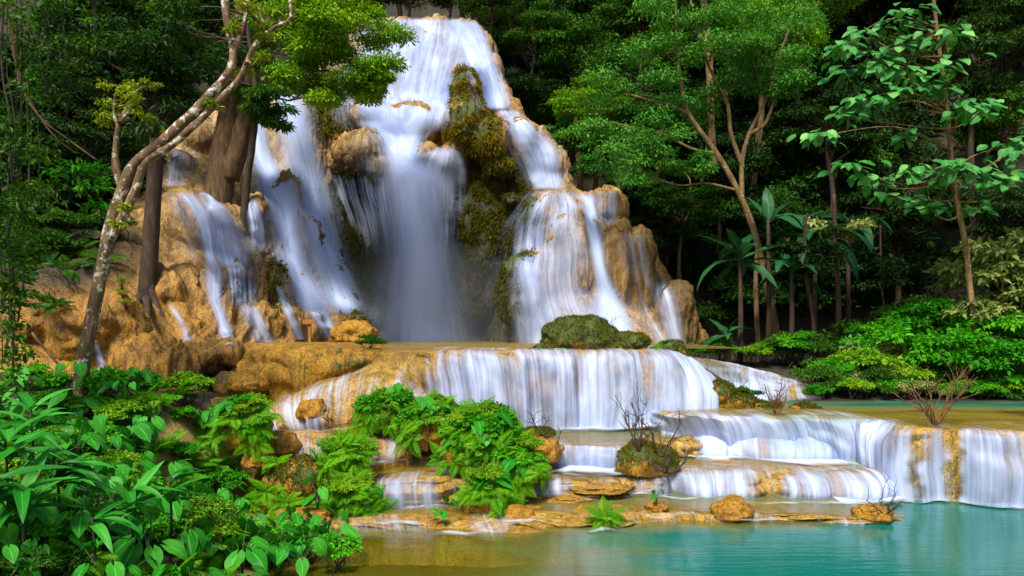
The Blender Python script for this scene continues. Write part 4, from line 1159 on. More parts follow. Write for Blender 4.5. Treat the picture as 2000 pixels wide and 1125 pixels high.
def frond(seed, bend, pairs=24, mat='fern'):
    rg = np.random.default_rng(seed)
    P0, AX, NO, L, W = [], [], [], [], []
    c = arc(1, bend)
    for i in range(pairs):
        t = 0.12 + 0.86 * i / (pairs - 1)
        y, z = c(t); y2, z2 = c(min(1.02, t + 0.02))
        tg = unit(np.array([0, y2 - y, z2 - z]))
        up = np.array([0, -tg[2], tg[1]])
        ln = 0.27 * math.sin(math.pi * min(0.97, (t * 0.9 + 0.10) ** 0.8)) + 0.025
        for s in (-1, 1):
            P0.append((0, y, z)); AX.append(np.array([s * 0.9, 0, 0]) + tg * 0.5 - up * 0.2 + rg.normal(size=3) * 0.06); NO.append(up + rg.normal(size=3) * 0.12); L.append(ln); W.append(0.036 * (0.6 + 0.6 * math.sin(math.pi * t)))
    v, f, r = leaves(np.array(P0), np.array(AX), np.array(NO), np.array(L), np.array(W), 0.35 + 0.3 * rg.random(len(P0)))
    tv, tq, tc = tube(np.array([(0, *c(t)) for t in np.linspace(0, 1, 7)]), np.linspace(0.011, 0.003, 7), 3)
    return mesh_np('frond', np.vstack([v, tv]), [f, tq + len(v), tc + len(v)], M[mat], False, {'rnd': np.r_[r, np.full(len(tv), 0.2)]})
FROND = [frond(s, b) for s, b in ((1, 0.9), (2, 1.3), (3, 0.6), (4, 1.7))]

def frame(origin, direction, upv=(0, 0, 1), scale=1.0, roll=0.0):
    """matrix that carries +Y to direction and +Z near upv"""
    y = Vector(direction).normalized()
    x = y.cross(Vector(upv))
    if x.length < 1e-4:
        x = Vector((1, 0, 0))
    x.normalize()
    z = x.cross(y)
    m = Matrix(((x.x, y.x, z.x), (x.y, y.y, z.y), (x.z, y.z, z.z))) @ Matrix.Rotation(roll, 3, 'Y') * scale
    m = m.to_4x4()
    m.translation = Vector(origin)
    return m

def put(name, me, parent, mat4):
    o = bpy.data.objects.new(name, me)
    COL.objects.link(o)
    o.parent = parent
    o.matrix_basis = mat4
    return o

PR = random.Random(5)
def taro(loc, n, size, height, label, group=None, face=None, spread=1.0, name='taro_plant', lean=0.0):
    r = thing(name, label, 'plant', loc, group)
    for i in range(n):
        a = 6.283 * i / n + PR.uniform(-0.5, 0.5)
        if face is not None:
            a = face + PR.uniform(-1.5, 1.5)
        h = height * PR.uniform(0.55, 1.1); o = h * spread * PR.uniform(0.25, 0.7)
        dx, dy = math.cos(a), math.sin(a)
        tip = np.array([dx * o, dy * o, h])
        p = resample([(0, 0, -0.05), (dx * o * 0.25, dy * o * 0.25, h * 0.62), tip], 7)
        v, q, c = tube(p, np.linspace(0.012, 0.006, 7) * (0.6 + size), 4)
        st = link('stem', mesh_np('stem', v, [q, c], M['stem']), r)
        s = size * PR.uniform(0.65, 1.15)
        dv = (dx, dy, -PR.uniform(0.35, 1.1))
        put('leaf', PR.choice(TARO), st, frame(tip, dv, (dx * 0.3, dy * 0.3 - 0.25, 1), s, PR.uniform(-0.35, 0.35)))
    return r

FROND_DARK = [frond(s, b, 24, 'lf_mid') for s, b in ((5, 0.9), (6, 1.4))]
def fern(loc, n, size, label, group=None, normal=(0, 0, 1), name='fern', meshes=None):
    r = thing(name, label, 'fern', loc, group)
    nm = Vector(normal).normalized()
    t1 = nm.cross(Vector((0.3, 0.9, 0.2))).normalized(); t2 = nm.cross(t1)
    for i in range(n):
        a = 6.283 * i / n + PR.uniform(-0.4, 0.4)
        el = PR.uniform(0.15, 1.1)
        d = (t1 * math.cos(a) + t2 * math.sin(a)) * math.cos(el) + nm * math.sin(el)
        put('frond', PR.choice(meshes or FROND), r, frame((0, 0, 0), d, nm + Vector((0, -0.2, 0.3)), size * PR.uniform(0.7, 1.2), PR.uniform(-0.3, 0.3)))
    return r

def blades_plant(name, cat, loc, n, size, meshes, label, group=None, el=(0.3, 1.2), stem_h=0.0, stem_r=0.0, stem_mat='stem', face=None, width=1.0, rise=0.0):
    r = thing(name, label, cat, loc, group)
    if stem_h:
        v, q, c = tube(resample([(0, 0, -0.3), (0.03, 0, stem_h * 0.5), (0.0, 0, stem_h)], 10), np.linspace(stem_r, stem_r * 0.6, 10), 8, 0.2)
        link('stem', mesh_np('stem', v, [q, c], M[stem_mat]), r)
    for i in range(n):
        a = 6.283 * i / n * 2.618 + PR.uniform(-0.3, 0.3) if face is None else face + PR.uniform(-1.3, 1.3)
        e = PR.uniform(*el)
        d = (math.cos(a) * math.cos(e), math.sin(a) * math.cos(e), math.sin(e))
        z = stem_h - rise * PR.random()
        put('leaf', PR.choice(meshes), r, frame((0, 0, z), d, (0, -0.15, 1), size * PR.uniform(0.7, 1.15), PR.uniform(-0.25, 0.25)))
    return r

# ---- broad-leaved tree on the right bank ------------------------------------
def broad_tree():
    d = 21.0
    trunk = path_px([(1908, 660), (1894, 560), (1886, 480), (1870, 400), (1857, 300), (1848, 200), (1835, 100), (1820, -30)], d)
    base = trunk[0]
    r = thing('broad_leaved_tree', 'slender pale-trunked tree with tiers of big round blue-green leaves', 'tree', base)
    p = resample(trunk, 50) - base
    tubes = [tube(p, np.linspace(0.085, 0.045, 50), 10, 0.25, 3)]
    ex_v, ex_f, ex_a, ex_u, eo = [], [], [], [], 0
    cl = [(1680, 60), (1640, 90), (1730, 45), (1770, 15), (1700, 105), (1760, 90), (1805, 60), (1655, 135), (1720, 125), (1775, 135), (1812, 155), (1680, 190), (1745, 180),
          (1648, 225), (1705, 205), (1832, 170), (1855, 130), (1885, 208), (1925, 205), (1768, 265), (1660, 318), (1705, 345), (1790, 325), (1832, 335), (1872, 322), (1912, 338), (1962, 280),
          (1995, 290), (1960, 352), (1800, 395), (1850, 350), (1740, 380), (1995, 335), (1890, 400), (1860, 60), (1600, 260)]
    for i, (x, y) in enumerate(cl):
        dd = d + PR.uniform(-1.2, 0.8)
        q = P(x, y + 6, dd) - base
        j = np.argmin(np.linalg.norm(p - (q - np.array([0, 0, 0.5])), axis=1))
        tubes.append(limb(p[j], q, 0.03, 0.010, 0.10, 9, 5, 400 + i))
        for k in range(8):
            a = 6.283 * k / 8 + PR.uniform(-0.5, 0.5)
            o = PR.uniform(0.05, 0.38)
            dx, dy = math.cos(a), math.sin(a) - 0.35
            put('leaf', PR.choice(BROAD), r, frame(q + np.array([dx * o, dy * o, PR.uniform(-0.08, 0.14)]), (dx, dy, -PR.uniform(0.15, 0.7)), (0, -0.45, 1), PR.uniform(0.28, 0.46), PR.uniform(-0.3, 0.3)))
        for k in range(11):
            a = 6.283 * k / 11 + PR.uniform(-0.5, 0.5); o = PR.uniform(0.1, 0.75)
            dx, dy = math.cos(a), math.sin(a) - 0.3
            m4 = np.array(frame(q + np.array([dx * o, dy * o, PR.uniform(-0.25, 0.2)]), (dx, dy, -PR.uniform(0.15, 0.8)), (0, -0.45, 1), PR.uniform(0.24, 0.38), PR.uniform(-0.3, 0.3)))
            src = BROAD[k % 3]
            n_ = len(src.vertices)
            vv = np.empty(n_ * 3); src.vertices.foreach_get('co', vv)
            ex_v.append(vv.reshape(-1, 3) @ m4[:3, :3].T + m4[:3, 3]); ex_f.append(grid_faces(8, 5, eo)); eo += n_
            aa = np.empty(n_); src.attributes['across'].data.foreach_get('value', aa); ex_a.append(aa)
            uu = np.empty(n_ * 3); src.attributes['vein'].data.foreach_get('vector', uu); ex_u.append(uu.reshape(-1, 3))
    fo = link('foliage', mesh_np('foliage', np.vstack(ex_v), np.vstack(ex_f), M['broad'], True, {'across': np.concatenate(ex_a), 'vein': np.vstack(ex_u)}), r)
    fo['kind'] = 'stuff'
    link('trunk', tree_mesh('trunk', tubes, 'bark_pale'), r)
broad_tree()

# ---- banana plants ----------------------------------------------------------
def banana(px, py_base, py_top, d, n, size, label, el=(-0.1, 1.2), face=None):
    b = P(px, py_base, d); top = P(px, py_top, d)
    return blades_plant('banana_plant', 'banana plant', b, n, size, BANANA, label, 'banana plants under the trees', el, top[2] - b[2], 0.10, 'bark_dark', face, rise=0.3)
banana(1445, 700, 500, 25.0, 14, 1.7, 'banana plant with arching leaves and one yellow leaf beside the brown rock face')
banana(1500, 700, 430, 26.0, 7, 1.5, 'tall banana plant with one upright leaf behind the branching tree', (0.5, 1.5))
banana(1590, 690, 455, 26.5, 16, 2.3, 'wide banana plant with long blades in deep shade')
banana(1545, 690, 520, 25.5, 12, 1.6, 'short banana plant with broad drooping blades between slim trunks')
banana(1420, 705, 650, 24.3, 7, 1.1, 'low young banana plant at the foot of the brown rock face')
banana(1655, 690, 430, 28.0, 9, 2.2, 'banana plant half hidden behind the wide one')

# ---- shrubs along the right bank -------------------------------------------
def shrub_proto(k, mat, L, W, per, n=16, flat=0.8):
    rg = np.random.default_rng(300 + k)
    cl = []
    for i in range(n):
        a = rg.random() * 6.283; rr = math.sqrt(rg.random()) * 0.85
        z = 0.25 + 0.75 * math.sqrt(max(0, 1 - rr * rr)) * (0.55 + 0.45 * rg.random())
        cl.append((rr * math.cos(a), rr * math.sin(a), z, 0.30, 0.30, 0.22 * flat))
    tubes = [limb((0, 0, -0.3), np.array(c[:3]), 0.022, 0.006, 0.15, 7, 4, k * 30 + i) for i, c in enumerate(cl)]
    return tree_mesh('stem', tubes, 'darkstem'), cloud_mesh('foliage', cl, per, L, W, seed=40 + k, mat=mat, shell=0.5)
SHRUB = {'vivid': shrub_proto(1, 'lf_vivid', 0.10, 0.055, 240), 'bright': shrub_proto(2, 'lf_bright', 0.12, 0.065, 170), 'pale': shrub_proto(3, 'lf_pale', 0.16, 0.09, 100),
         'dark': shrub_proto(4, 'lf_mid', 0.14, 0.06, 150), 'big': shrub_proto(5, 'lf_vivid', 0.19, 0.11, 80), 'yellow': shrub_proto(6, 'lf_yellow', 0.10, 0.05, 90)}
SLAB = {'vivid': 'dense vivid green shrub', 'bright': 'light green leafy shrub', 'pale': 'pale olive shrub with whitish leaves', 'dark': 'dark green shrub', 'big': 'broad-leaved vivid green shrub', 'yellow': 'yellowish green shrub'}
def shrub(kind, c, s, where, group, name='shrub'):
    st, fo = SHRUB[kind]
    r = thing(name, SLAB[kind] + ' ' + where, 'shrub', c, group, rot=(0, 0, PR.random() * 6.28), scale=s)
    link('stem', st, r)
    o = link('foliage', fo, r); o['kind'] = 'stuff'
    return r
for kind, px, py, d, s in [('vivid', 1790, 745, 21.5, 1.6), ('vivid', 1880, 760, 20.8, 1.5), ('vivid', 1830, 690, 22.5, 1.5), ('vivid', 1960, 770, 20.4, 1.4), ('vivid', 1920, 720, 21.5, 1.6),
                           ('bright', 1700, 770, 21, 1.1), ('bright', 1750, 780, 20.6, 0.9), ('bright', 1640, 770, 21.4, 0.8), ('pale', 1660, 780, 20.9, 0.8), ('dark', 1610, 765, 21.8, 0.9), ('dark', 1590, 720, 23.5, 1.0), ('pale', 1720, 735, 22, 1.0),
                           ('big', 1700, 720, 22.6, 0.9), ('vivid', 1560, 705, 24, 0.9), ('dark', 1530, 700, 24.4, 0.8), ('dark', 1640, 715, 24, 0.9), ('bright', 1480, 712, 24.2, 0.6), ('dark', 1405, 700, 24.6, 0.7),
                           ('pale', 1930, 610, 22.0, 1.5), ('pale', 1985, 570, 22.0, 1.6), ('pale', 1900, 660, 21.6, 1.1), ('pale', 1990, 640, 21.5, 1.2), ('vivid', 2010, 700, 21.2, 1.4), ('dark', 1850, 790, 20.2, 0.7), ('dark', 1950, 800, 20.0, 0.7), ('dark', 1780, 792, 20.3, 0.7), ('vivid', 1740, 700, 23, 1.2), ('dark', 1680, 700, 25, 1.2), ('dark', 1780, 660, 25, 1.3), ('big', 1990, 790, 19.8, 0.7)]:
    shrub(kind, P(px, py, d), s, 'on the bank beside the upper pool', SLAB[kind] + 's on the far bank')
for x, y, d, s, k in [(1285, 700, 19.2, 0.30, 'bright'), (1310, 690, 19.6, 0.35, 'vivid'), (1455, 790, 18.5, 0.42, 'dark'), (1440, 792, 18.4, 0.30, 'bright'), (1575, 800, 18.0, 0.22, 'dark')]:
    shrub(k, P(x, y, d), s, 'on the mossy spur beside the great ledge', SLAB[k] + 's on the mossy spur')
shrub('dark', P(722, 690, 19.2), 0.46, 'rounded like a cushion on the great ledge', 'cushion shrub')

# ================================================================== rocks
def tufts(q, f, seed, n, L, parent, mat='moss'):
    rg = np.random.default_rng(seed)
    a = q[f]
    nr = np.cross(a[:, 1] - a[:, 0], a[:, 2] - a[:, 0]); ar = np.linalg.norm(nr, axis=1); nr = unit(nr)
    w = ar * np.clip(nr[:, 2] + 0.45, 0, 1) * (fbm(a.mean(1) * 4 + seed, 2) > 0.40)
    i = rg.choice(len(f), n, p=w / w.sum())
    b = rg.dirichlet((1, 1, 1), n)
    pos = (a[i] * b[..., None]).sum(1)
    ax = nr[i] + rg.normal(size=(n, 3)) * 0.5 + np.array([0, 0, -0.25])
    v, ff, r = leaves(pos, ax, nr[i] + rg.normal(size=(n, 3)) * 0.5, L * (0.5 + rg.random(n)), L * 0.35 * (0.5 + rg.random(n)), rg.random(n))
    o = link('moss', mesh_np('moss', v, ff, M[mat], False, {'rnd': r}), parent)
    o['kind'] = 'stuff'

def boulder(name, label, c, r, moss=0.0, ochre=0.8, seed=0, mat='boulder', group=None, cat='rock', rough=0.35, sub=None):
    v = (ICO_V5 if max(r) > 0.6 else ICO_V4)
    f = (ICO_F5 if max(r) > 0.6 else ICO_F4)
    n = v.copy()
    q = v * np.array(r)
    k = 1.0 / max(r)
    ds = 1 + rough * (fbm(v * 1.3 + seed * 7.7, 3) - 0.5) * 2 + 0.30 * (billow(v * 2.2 + seed * 3.1, 4, 0.55) - 0.3) + 0.05 * (fbm(v * 9, 2) - 0.5)
    cv = billow(v * 2.2 + seed * 3.1, 4, 0.55)
    q = q * ds[:, None] + np.array([0, 0, 0])
    q[:, 2] = np.where(q[:, 2] < -0.35 * r[2], -0.35 * r[2] + (q[:, 2] + 0.35 * r[2]) * 0.4, q[:, 2])
    up = sstep(-0.2, 0.5, v[:, 2])
    me = mesh_np(name, q, f, M[mat], True, {'moss': moss * (0.55 + 0.45 * up), 'ochre': np.full(len(q), ochre), 'wet_shade': 0.0 * up, 'cav': 1 - sstep(0.06, 0.28, cv)})
    o = link(name, me, loc=c)
    tag(o, label, cat, group)
    if moss >= 0.6:
        tufts(q, f, seed, int(900 + 2600 * r[0] * r[2] * 4), 0.045, o)
    return o, q + np.array(c), n
ICO_V4, ICO_F4 = icosphere(4)
ICO_V5, ICO_F5 = icosphere(5)

boulder('mossy_rock', 'large moss-covered rock hump on the great ledge', P(1128, 668, 19.4), (0.95, 0.7, 0.62), 1.0, 0.6, 1)
boulder('mossy_rock', 'lower moss-covered rock beside the large mossy hump', P(1215, 676, 19.2), (0.62, 0.5, 0.36), 1.0, 0.6, 2)
boulder('mossy_rock', 'small mossy rock in the shade of the large hump', P(1075, 684, 19.0), (0.45, 0.4, 0.2), 0.9, 0.6, 3)
for i, (x, y, d, a, b, c) in enumerate([(1318, 725, 18.9, 0.36, 0.5, 0.62), (1345, 755, 18.5, 0.42, 0.5, 0.45), (1395, 772, 18.3, 0.5, 0.5, 0.38), (1440, 788, 18.1, 0.5, 0.45, 0.25), (1480, 796, 18.0, 0.5, 0.4, 0.16)]):
    boulder('mossy_spur', 'moss-streaked golden rock of the spur beside the great ledge', P(x, y, d), (a, b, c), 0.62, 0.9, 10 + i, group='rocks of the mossy spur')
boulder('boulder', 'smooth brown boulder at the foot of the tall smooth fall', P(690, 655, 24.2), (0.75, 0.6, 0.5), 0.15, 0.8, 20)
boulder('boulder', 'orange boulder crowned with bare twigs beside the central fall', P(1268, 905, 14.7), (0.56, 0.42, 0.42), 0.75, 0.9, 21)
boulder('boulder', 'dark hollow rock left of the central fall', P(1065, 885, 15.0), (0.34, 0.35, 0.28), 0.1, 0.9, 22)
boulder('mossy_rock', 'flat mossy stone carrying the small bare shrub', P(1050, 846, 16.2), (0.36, 0.3, 0.13), 0.8, 0.9, 23)
boulder('boulder', 'bright orange rounded boulder on the low sill', P(1432, 1000, 13.0), (0.34, 0.3, 0.24), 0.1, 1.0, 24)
boulder('boulder', 'orange boulder with twisted dry branches on the low sill', P(1705, 1003, 12.9), (0.34, 0.3, 0.17), 0.35, 1.0, 25)
boulder('boulder', 'small orange stone carrying a taro sprout', P(1282, 992, 13.2), (0.19, 0.16, 0.11), 0.1, 1.0, 26)
boulder('boulder', 'dark stone wearing a fern tuft', P(1182, 1030, 12.6), (0.30, 0.25, 0.15), 0.4, 0.7, 27)
boulder('boulder', 'flat golden stone behind the fern tuft', P(1150, 1002, 13.2), (0.28, 0.22, 0.12), 0.1, 1.0, 28)
boulder('boulder', 'low golden slab breaking the water beside the fern tuft', P(1262, 1046, 12.2), (0.26, 0.16, 0.05), 0.0, 1.0, 29)
boulder('boulder', 'little golden slab beside the low slab', P(1330, 1048, 12.15), (0.16, 0.12, 0.04), 0.0, 1.0, 30)
boulder('boulder', 'golden rock at the edge of the fern thicket', P(1015, 1015, 12.9), (0.30, 0.25, 0.22), 0.05, 1.0, 31)
boulder('boulder', 'golden stone under the taro sprout', P(850, 1030, 12.6), (0.28, 0.2, 0.10), 0.1, 1.0, 32)
boulder('boulder', 'mossy brown knob on the sloping apron', P(607, 805, 15.9), (0.30, 0.28, 0.30), 0.25, 0.9, 33)
boulder('boulder', 'small brown knob on top of the sloping apron', P(735, 742, 17.0), (0.22, 0.2, 0.22), 0.2, 0.9, 34)
boulder('boulder', 'mossy brown boulder below the mossy yellow wall', P(430, 795, 16.6), (0.42, 0.35, 0.24), 0.55, 0.9, 35)
boulder('boulder', 'rounded brown boulder under the overhang', P(480, 752, 17.2), (0.45, 0.35, 0.28), 0.05, 0.8, 36)
boulder('boulder', 'dark mossy rock under the fern thicket', P(585, 945, 13.8), (0.45, 0.4, 0.45), 0.6, 0.5, 37)
boulder('boulder', 'golden rock lump at the end of the stepped orange ledge', P(545, 870, 14.9), (0.42, 0.35, 0.30), 0.2, 0.9, 41)
boulder('boulder', 'mossy golden rock between the thicket and the fern hummock', P(560, 940, 13.9), (0.45, 0.35, 0.30), 0.65, 0.8, 42)
boulder('boulder', 'flat ochre slab at the waterline of the bank', P(590, 1010, 12.6), (0.50, 0.30, 0.14), 0.2, 0.9, 43)
boulder('boulder', 'small ochre stone beside the bank thicket', P(505, 900, 14.2), (0.28, 0.25, 0.22), 0.4, 0.9, 44)
for i, (x, y, z, rx, ry) in enumerate([(1010, 985, 0.13, 0.75, 0.45), (1110, 962, 0.22, 0.7, 0.4), (1215, 988, 0.13, 0.6, 0.35), (905, 1004, 0.10, 0.7, 0.3), (1080, 1010, 0.09, 0.6, 0.3),
                                       (1170, 945, 0.36, 0.6, 0.4), (1060, 930, 0.42, 0.5, 0.4), (790, 1008, 0.09, 0.5, 0.3), (990, 1030, 0.03, 0.6, 0.25), (1600, 905, 0.52, 0.8, 0.4), (1420, 903, 0.52, 0.8, 0.4)]):
    c = G(x, y, z)
    boulder('golden_shelf', 'wide flat golden rock shelf awash in the shallow steps', c - np.array([0, 0, 0.075]), (rx, ry, 0.08), 0.0, 0.8, 60 + i, mat='terrace', group='golden shelves of the shallow steps', rough=0.5)
boulder('boulder', 'grass-topped rock on the upper pool rim', P(1570, 800, 17.6), (0.36, 0.25, 0.10), 0.6, 0.9, 38)

# ---- moss tufts hanging on the cliff ---------------------------------------
def moss_on_cliff():
    px, py = to_px(CLV)
    m = spots(px, py, MOSS)
    fn = m[CLQ].mean(1)
    idx = np.where(fn > 0.4)[0]
    rg = np.random.default_rng(77)
    idx = idx[rg.random(len(idx)) < fn[idx]]
    idx = np.repeat(idx, 3)
    w = rg.dirichlet((1, 1, 1, 1), len(idx))
    pos = (CLV[CLQ[idx]] * w[..., None]).sum(1)
    q = CLV[CLQ[idx]]
    nr = unit(np.cross(q[:, 2] - q[:, 0], q[:, 3] - q[:, 1]))
    nr = np.where(nr[:, 1:2] > 0, -nr, nr)
    keep = fbm(pos * 1.7, 3) > 0.42
    pos, nr = pos[keep], nr[keep]
    n = len(pos)
    ax = nr * 0.6 + rg.normal(size=(n, 3)) * 0.4 + np.array([0, 0, -0.7])
    v, f, r = leaves(pos, ax, nr + rg.normal(size=(n, 3)) * 0.3, 0.10 + 0.16 * rg.random(n), 0.03 + 0.03 * rg.random(n), np.where(to_px(pos)[1] < 320, 0.35 + 0.65 * rg.random(n), 0.45 * rg.random(n)))
    o = link('moss', mesh_np('moss', v, f, M['moss'], False, {'rnd': r}))
    tag(o, 'olive and golden moss hanging on the pillar and cliff', 'moss', kind='stuff')
moss_on_cliff()

# ================================================================== foreground thickets
def island(blobs, n_fern, n_taro, fsize, tsize, what, seed=0, shrubs=0):
    rg = np.random.default_rng(seed)
    tot = sum(b[3] * b[5] for b in blobs)
    for (px, py, d, rx, ry, rz) in blobs:
        c = P(px, py, d)
        boulder('boulder', 'brown rock core inside the ' + what, c, (rx * 0.85, ry * 0.85, rz * 0.85), 0.5, 0.6, seed + int(px), group='rock cores of the ' + what)
        k = rx * rz / tot
        for m in range(int(round(n_fern * k))):
            a = rg.uniform(-2.9, -0.25); e = rg.uniform(-0.35, 1.4)
            dv = np.array([math.cos(a) * math.cos(e), math.sin(a) * math.cos(e), math.sin(e)])
            if rg.random() < 0.15:
                dv[1] = abs(dv[1])
            fern(c + dv * np.array([rx, ry, rz]) * 0.9, 9, fsize * rg.uniform(0.7, 1.2), 'light green fern growing on the ' + what, 'ferns of the ' + what, normal=dv + np.array([0, -0.2, 0.35]))
        for m in range(int(round(n_taro * k))):
            a = rg.uniform(-2.7, -0.4); e = rg.uniform(0.0, 1.3)
            dv = np.array([math.cos(a) * math.cos(e), math.sin(a) * math.cos(e), math.sin(e)])
            taro(c + dv * np.array([rx, ry, rz]) * 0.9, 3, tsize * rg.uniform(0.7, 1.2), tsize * 1.0, 'heart-leaved taro growing through the ' + what, 'taros of the ' + what, face=-1.57)
        for m in range(int(round(shrubs * k))):
            a = rg.uniform(-2.9, -0.25); e = rg.uniform(-0.1, 1.4)
            dv = np.array([math.cos(a) * math.cos(e), math.sin(a) * math.cos(e), math.sin(e)])
            shrub('big' if rg.random() < 0.6 else 'bright', c + dv * np.array([rx, ry, rz]) * 0.7, rg.uniform(0.22, 0.38), 'growing low on the ' + what, 'low shrubs of the ' + what)

island([(760, 812, 15.6, 0.75, 0.5, 0.42), (860, 842, 15.0, 0.85, 0.6, 0.50), (945, 880, 14.3, 0.85, 0.65, 0.78), (1010, 925, 13.9, 0.55, 0.5, 0.45), (955, 985, 13.2, 0.48, 0.4, 0.42)],
       100, 10, 0.42, 0.30, 'fern thicket between the small falls', 1, 70)
island([(680, 905, 13.9, 0.50, 0.45, 0.36), (690, 985, 13.2, 0.46, 0.4, 0.42)], 40, 1, 0.42, 0.22, 'fern hummock beside the turquoise pool', 2, 5)
island([(480, 850, 14.4, 0.55, 0.5, 0.62)], 20, 4, 0.38, 0.26, 'leafy hummock under the mossy yellow wall', 3, 9)
fern(P(1180, 1015, 12.5), 20, 0.44, 'lone fern tuft on a dark stone in the shallows', normal=(0, -0.2, 1))
taro(P(868, 1028, 12.5), 5, 0.22, 0.42, 'lone taro sprout on a golden stone at the pool edge')
taro(P(1282, 985, 13.1), 3, 0.13, 0.24, 'tiny taro sprout on a small orange stone')
taro(P(620, 1000, 12.7), 5, 0.26, 0.5, 'taro at the tip of the bank by the pool')
fern(P(105, 600, 17.0), 12, 0.75, 'dark green fern growing from the ochre slope', meshes=FROND_DARK)
for i, (x, y) in enumerate([(240, 560), (248, 600), (236, 580)]):
    shrub('yellow', P(x, y, 17.4), 0.2, 'clinging to the ochre slope behind the lichen tree', 'shrubs on the ochre slope')

# bank on the left: taros, gingers, ferns and shrubs
def bank_points(n, seed, x0, x1, y0, y1, mind):
    rg = np.random.default_rng(seed)
    out = []
    tries = 0
    while len(out) < n and tries < 20000:
        tries += 1
        y = rg.uniform(y0, y1); x = rg.uniform(x0, x1)
        lim = POOL_X - 0.3 - 0.25 * math.sin(y * 1.3)
        if x > lim or abs(x) > y * 0.76:
            continue
        if y > 10.8 and 1000 + x / y * FPX > 545 - (y - 10.8) * 8:
            continue
        if all((x - a) ** 2 + (y - b) ** 2 > mind * mind for a, b in out):
            out.append((x, y))
    return [np.array([x, y, float(terrain_z(x, y))]) for x, y in out]
def bank_place(p):
    marks = [(P(146, 812, 14.0), 'at the foot of the lichen tree'), (np.array([-3.0, 9.0, 0.3]), 'at the pool edge'), (np.array([-3.0, 12.0, 0.3]), 'beside the fern hummock'), (np.array([-5.5, 8.0, 0.3]), 'among the ginger plants'),
             (np.array([-5.5, 12.5, 0.3]), 'below the ochre slope'), (np.array([-8.0, 11.5, 0.3]), 'under the hanging vines')]
    return min(marks, key=lambda m: np.linalg.norm(m[0][:2] - p[:2]))[1]
for k, p in enumerate(bank_points(85, 3, -9.0, -2.3, 6.2, 14.0, 0.36)):
    taro(p, 7, PR.uniform(0.20, 0.36), PR.uniform(0.35, 0.7), 'heart-leaved green taro in the bank thicket ' + bank_place(p), 'bank taros ' + bank_place(p), spread=1.1)
for k, p in enumerate(bank_points(50, 4, -9.5, -2.4, 7.5, 15.0, 0.42)):
    fern(p + np.array([0, 0, 0.15]), 12, PR.uniform(0.4, 0.65), 'feathery green fern in the bank thicket ' + bank_place(p), 'bank ferns ' + bank_place(p))
for k, p in enumerate(bank_points(60, 5, -9.5, -2.5, 6.0, 15.5, 0.5)):
    shrub(PR.choice(['big', 'vivid', 'bright', 'dark', 'big']), p, PR.uniform(0.3, 0.5), 'filling the bank thicket ' + bank_place(p), 'bank shrubs ' + bank_place(p))
GL = [(40, 960, 7.6, 12, 1.0), (110, 900, 8.4, 12, 1.0), (10, 860, 8.0, 12, 1.1), (250, 960, 8.6, 10, 0.85), (330, 930, 9.2, 10, 0.8), (60, 800, 9.6, 12, 1.0), (180, 1010, 7.8, 9, 0.8), (-40, 930, 7.4, 10, 1.1)]
for px, py, d, n, s in GL:
    b = P(px, py, d); zb = float(terrain_z(b[0], b[1]))
    loc = np.array([b[0], b[1], zb])
    blades_plant('ginger_plant', 'plant', loc, n + 3, s * 0.68, GINGER, 'long-bladed ginger plant arching over the bank thicket', 'gingers of the bank thicket', (0.0, 0.95), max(0.15, b[2] - zb), 0.02, 'darkstem', face=0.0 if px > 100 else None, rise=0.35)

# ================================================================== vines and lianas
def vine(px0, py0, py1, d, label, leafy, seed, drift=0.0):
    rg = np.random.default_rng(seed)
    pts = [(px0 + drift * t + rg.uniform(-8, 8), py0 + (py1 - py0) * t) for t in np.linspace(0, 1, 9)]
    w = path_px(pts, d)
    r = thing('hanging_vine', label, 'vine', w[0], ' '.join(label.split()[:3]) + 's beside the dark slope')
    p = resample(w, 40) - w[0]
    link('stem', tree_mesh('stem', [tube(p, 0.018, 5, 0.3, seed), tube(p + rg.normal(size=3) * 0.06, 0.010, 4, 0.3, seed + 1)], 'darkstem'), r)
    cl = [(*(p[rg.integers(3, 40)] + rg.normal(size=3) * 0.16), 0.22, 0.22, 0.20) for _ in range(leafy)]
    o = link('foliage', cloud_mesh('foliage', cl, 26, 0.11, 0.07, seed=seed, mat='lf_mid'), r); o['kind'] = 'stuff'
for i, (x, y0, y1, d, lf) in enumerate([(12, -40, 700, 12.5, 30), (38, -40, 640, 13, 26), (20, 300, 720, 12, 26), (60, -40, 420, 14, 18), (130, -40, 250, 14.5, 14), (-10, 100, 780, 11.5, 30), (90, -40, 200, 14, 14), (185, -40, 120, 15, 10)]):
    vine(x, y0, y1, d, 'long leafy vine hanging down to the bank thicket' if y1 > 500 else 'short leafy vine ending above the dark shelf', lf, 60 + i)
def liana(pts, d, r0, label):
    w = path_px(pts, d)
    o = link('liana', tree_mesh('liana', [tube(resample(w, 40) - w[0], r0, 6, 0.3, int(pts[0][0]))], 'bark'), loc=w[0])
    return tag(o, label, 'liana', 'slack lianas beside the lichen tree')
liana([(20, 20), (36, 150), (75, 225), (130, 270), (188, 312)], 13.6, 0.018, 'slack brown liana stretched to the lichen tree')
liana([(10, 0), (30, 120), (70, 215), (110, 270), (150, 300)], 13.8, 0.016, 'slack brown liana stretched to the lichen tree')
o = link('leaning_pole', tree_mesh('leaning_pole', [tube(resample(path_px([(62, 650), (95, 690), (124, 722)], 16.0), 12) - P(124, 722, 16.0), 0.03, 7, 0.2, 2)], 'bark'), loc=P(124, 722, 16.0))
tag(o, 'thin brown pole leaning against the ochre slope', 'pole')
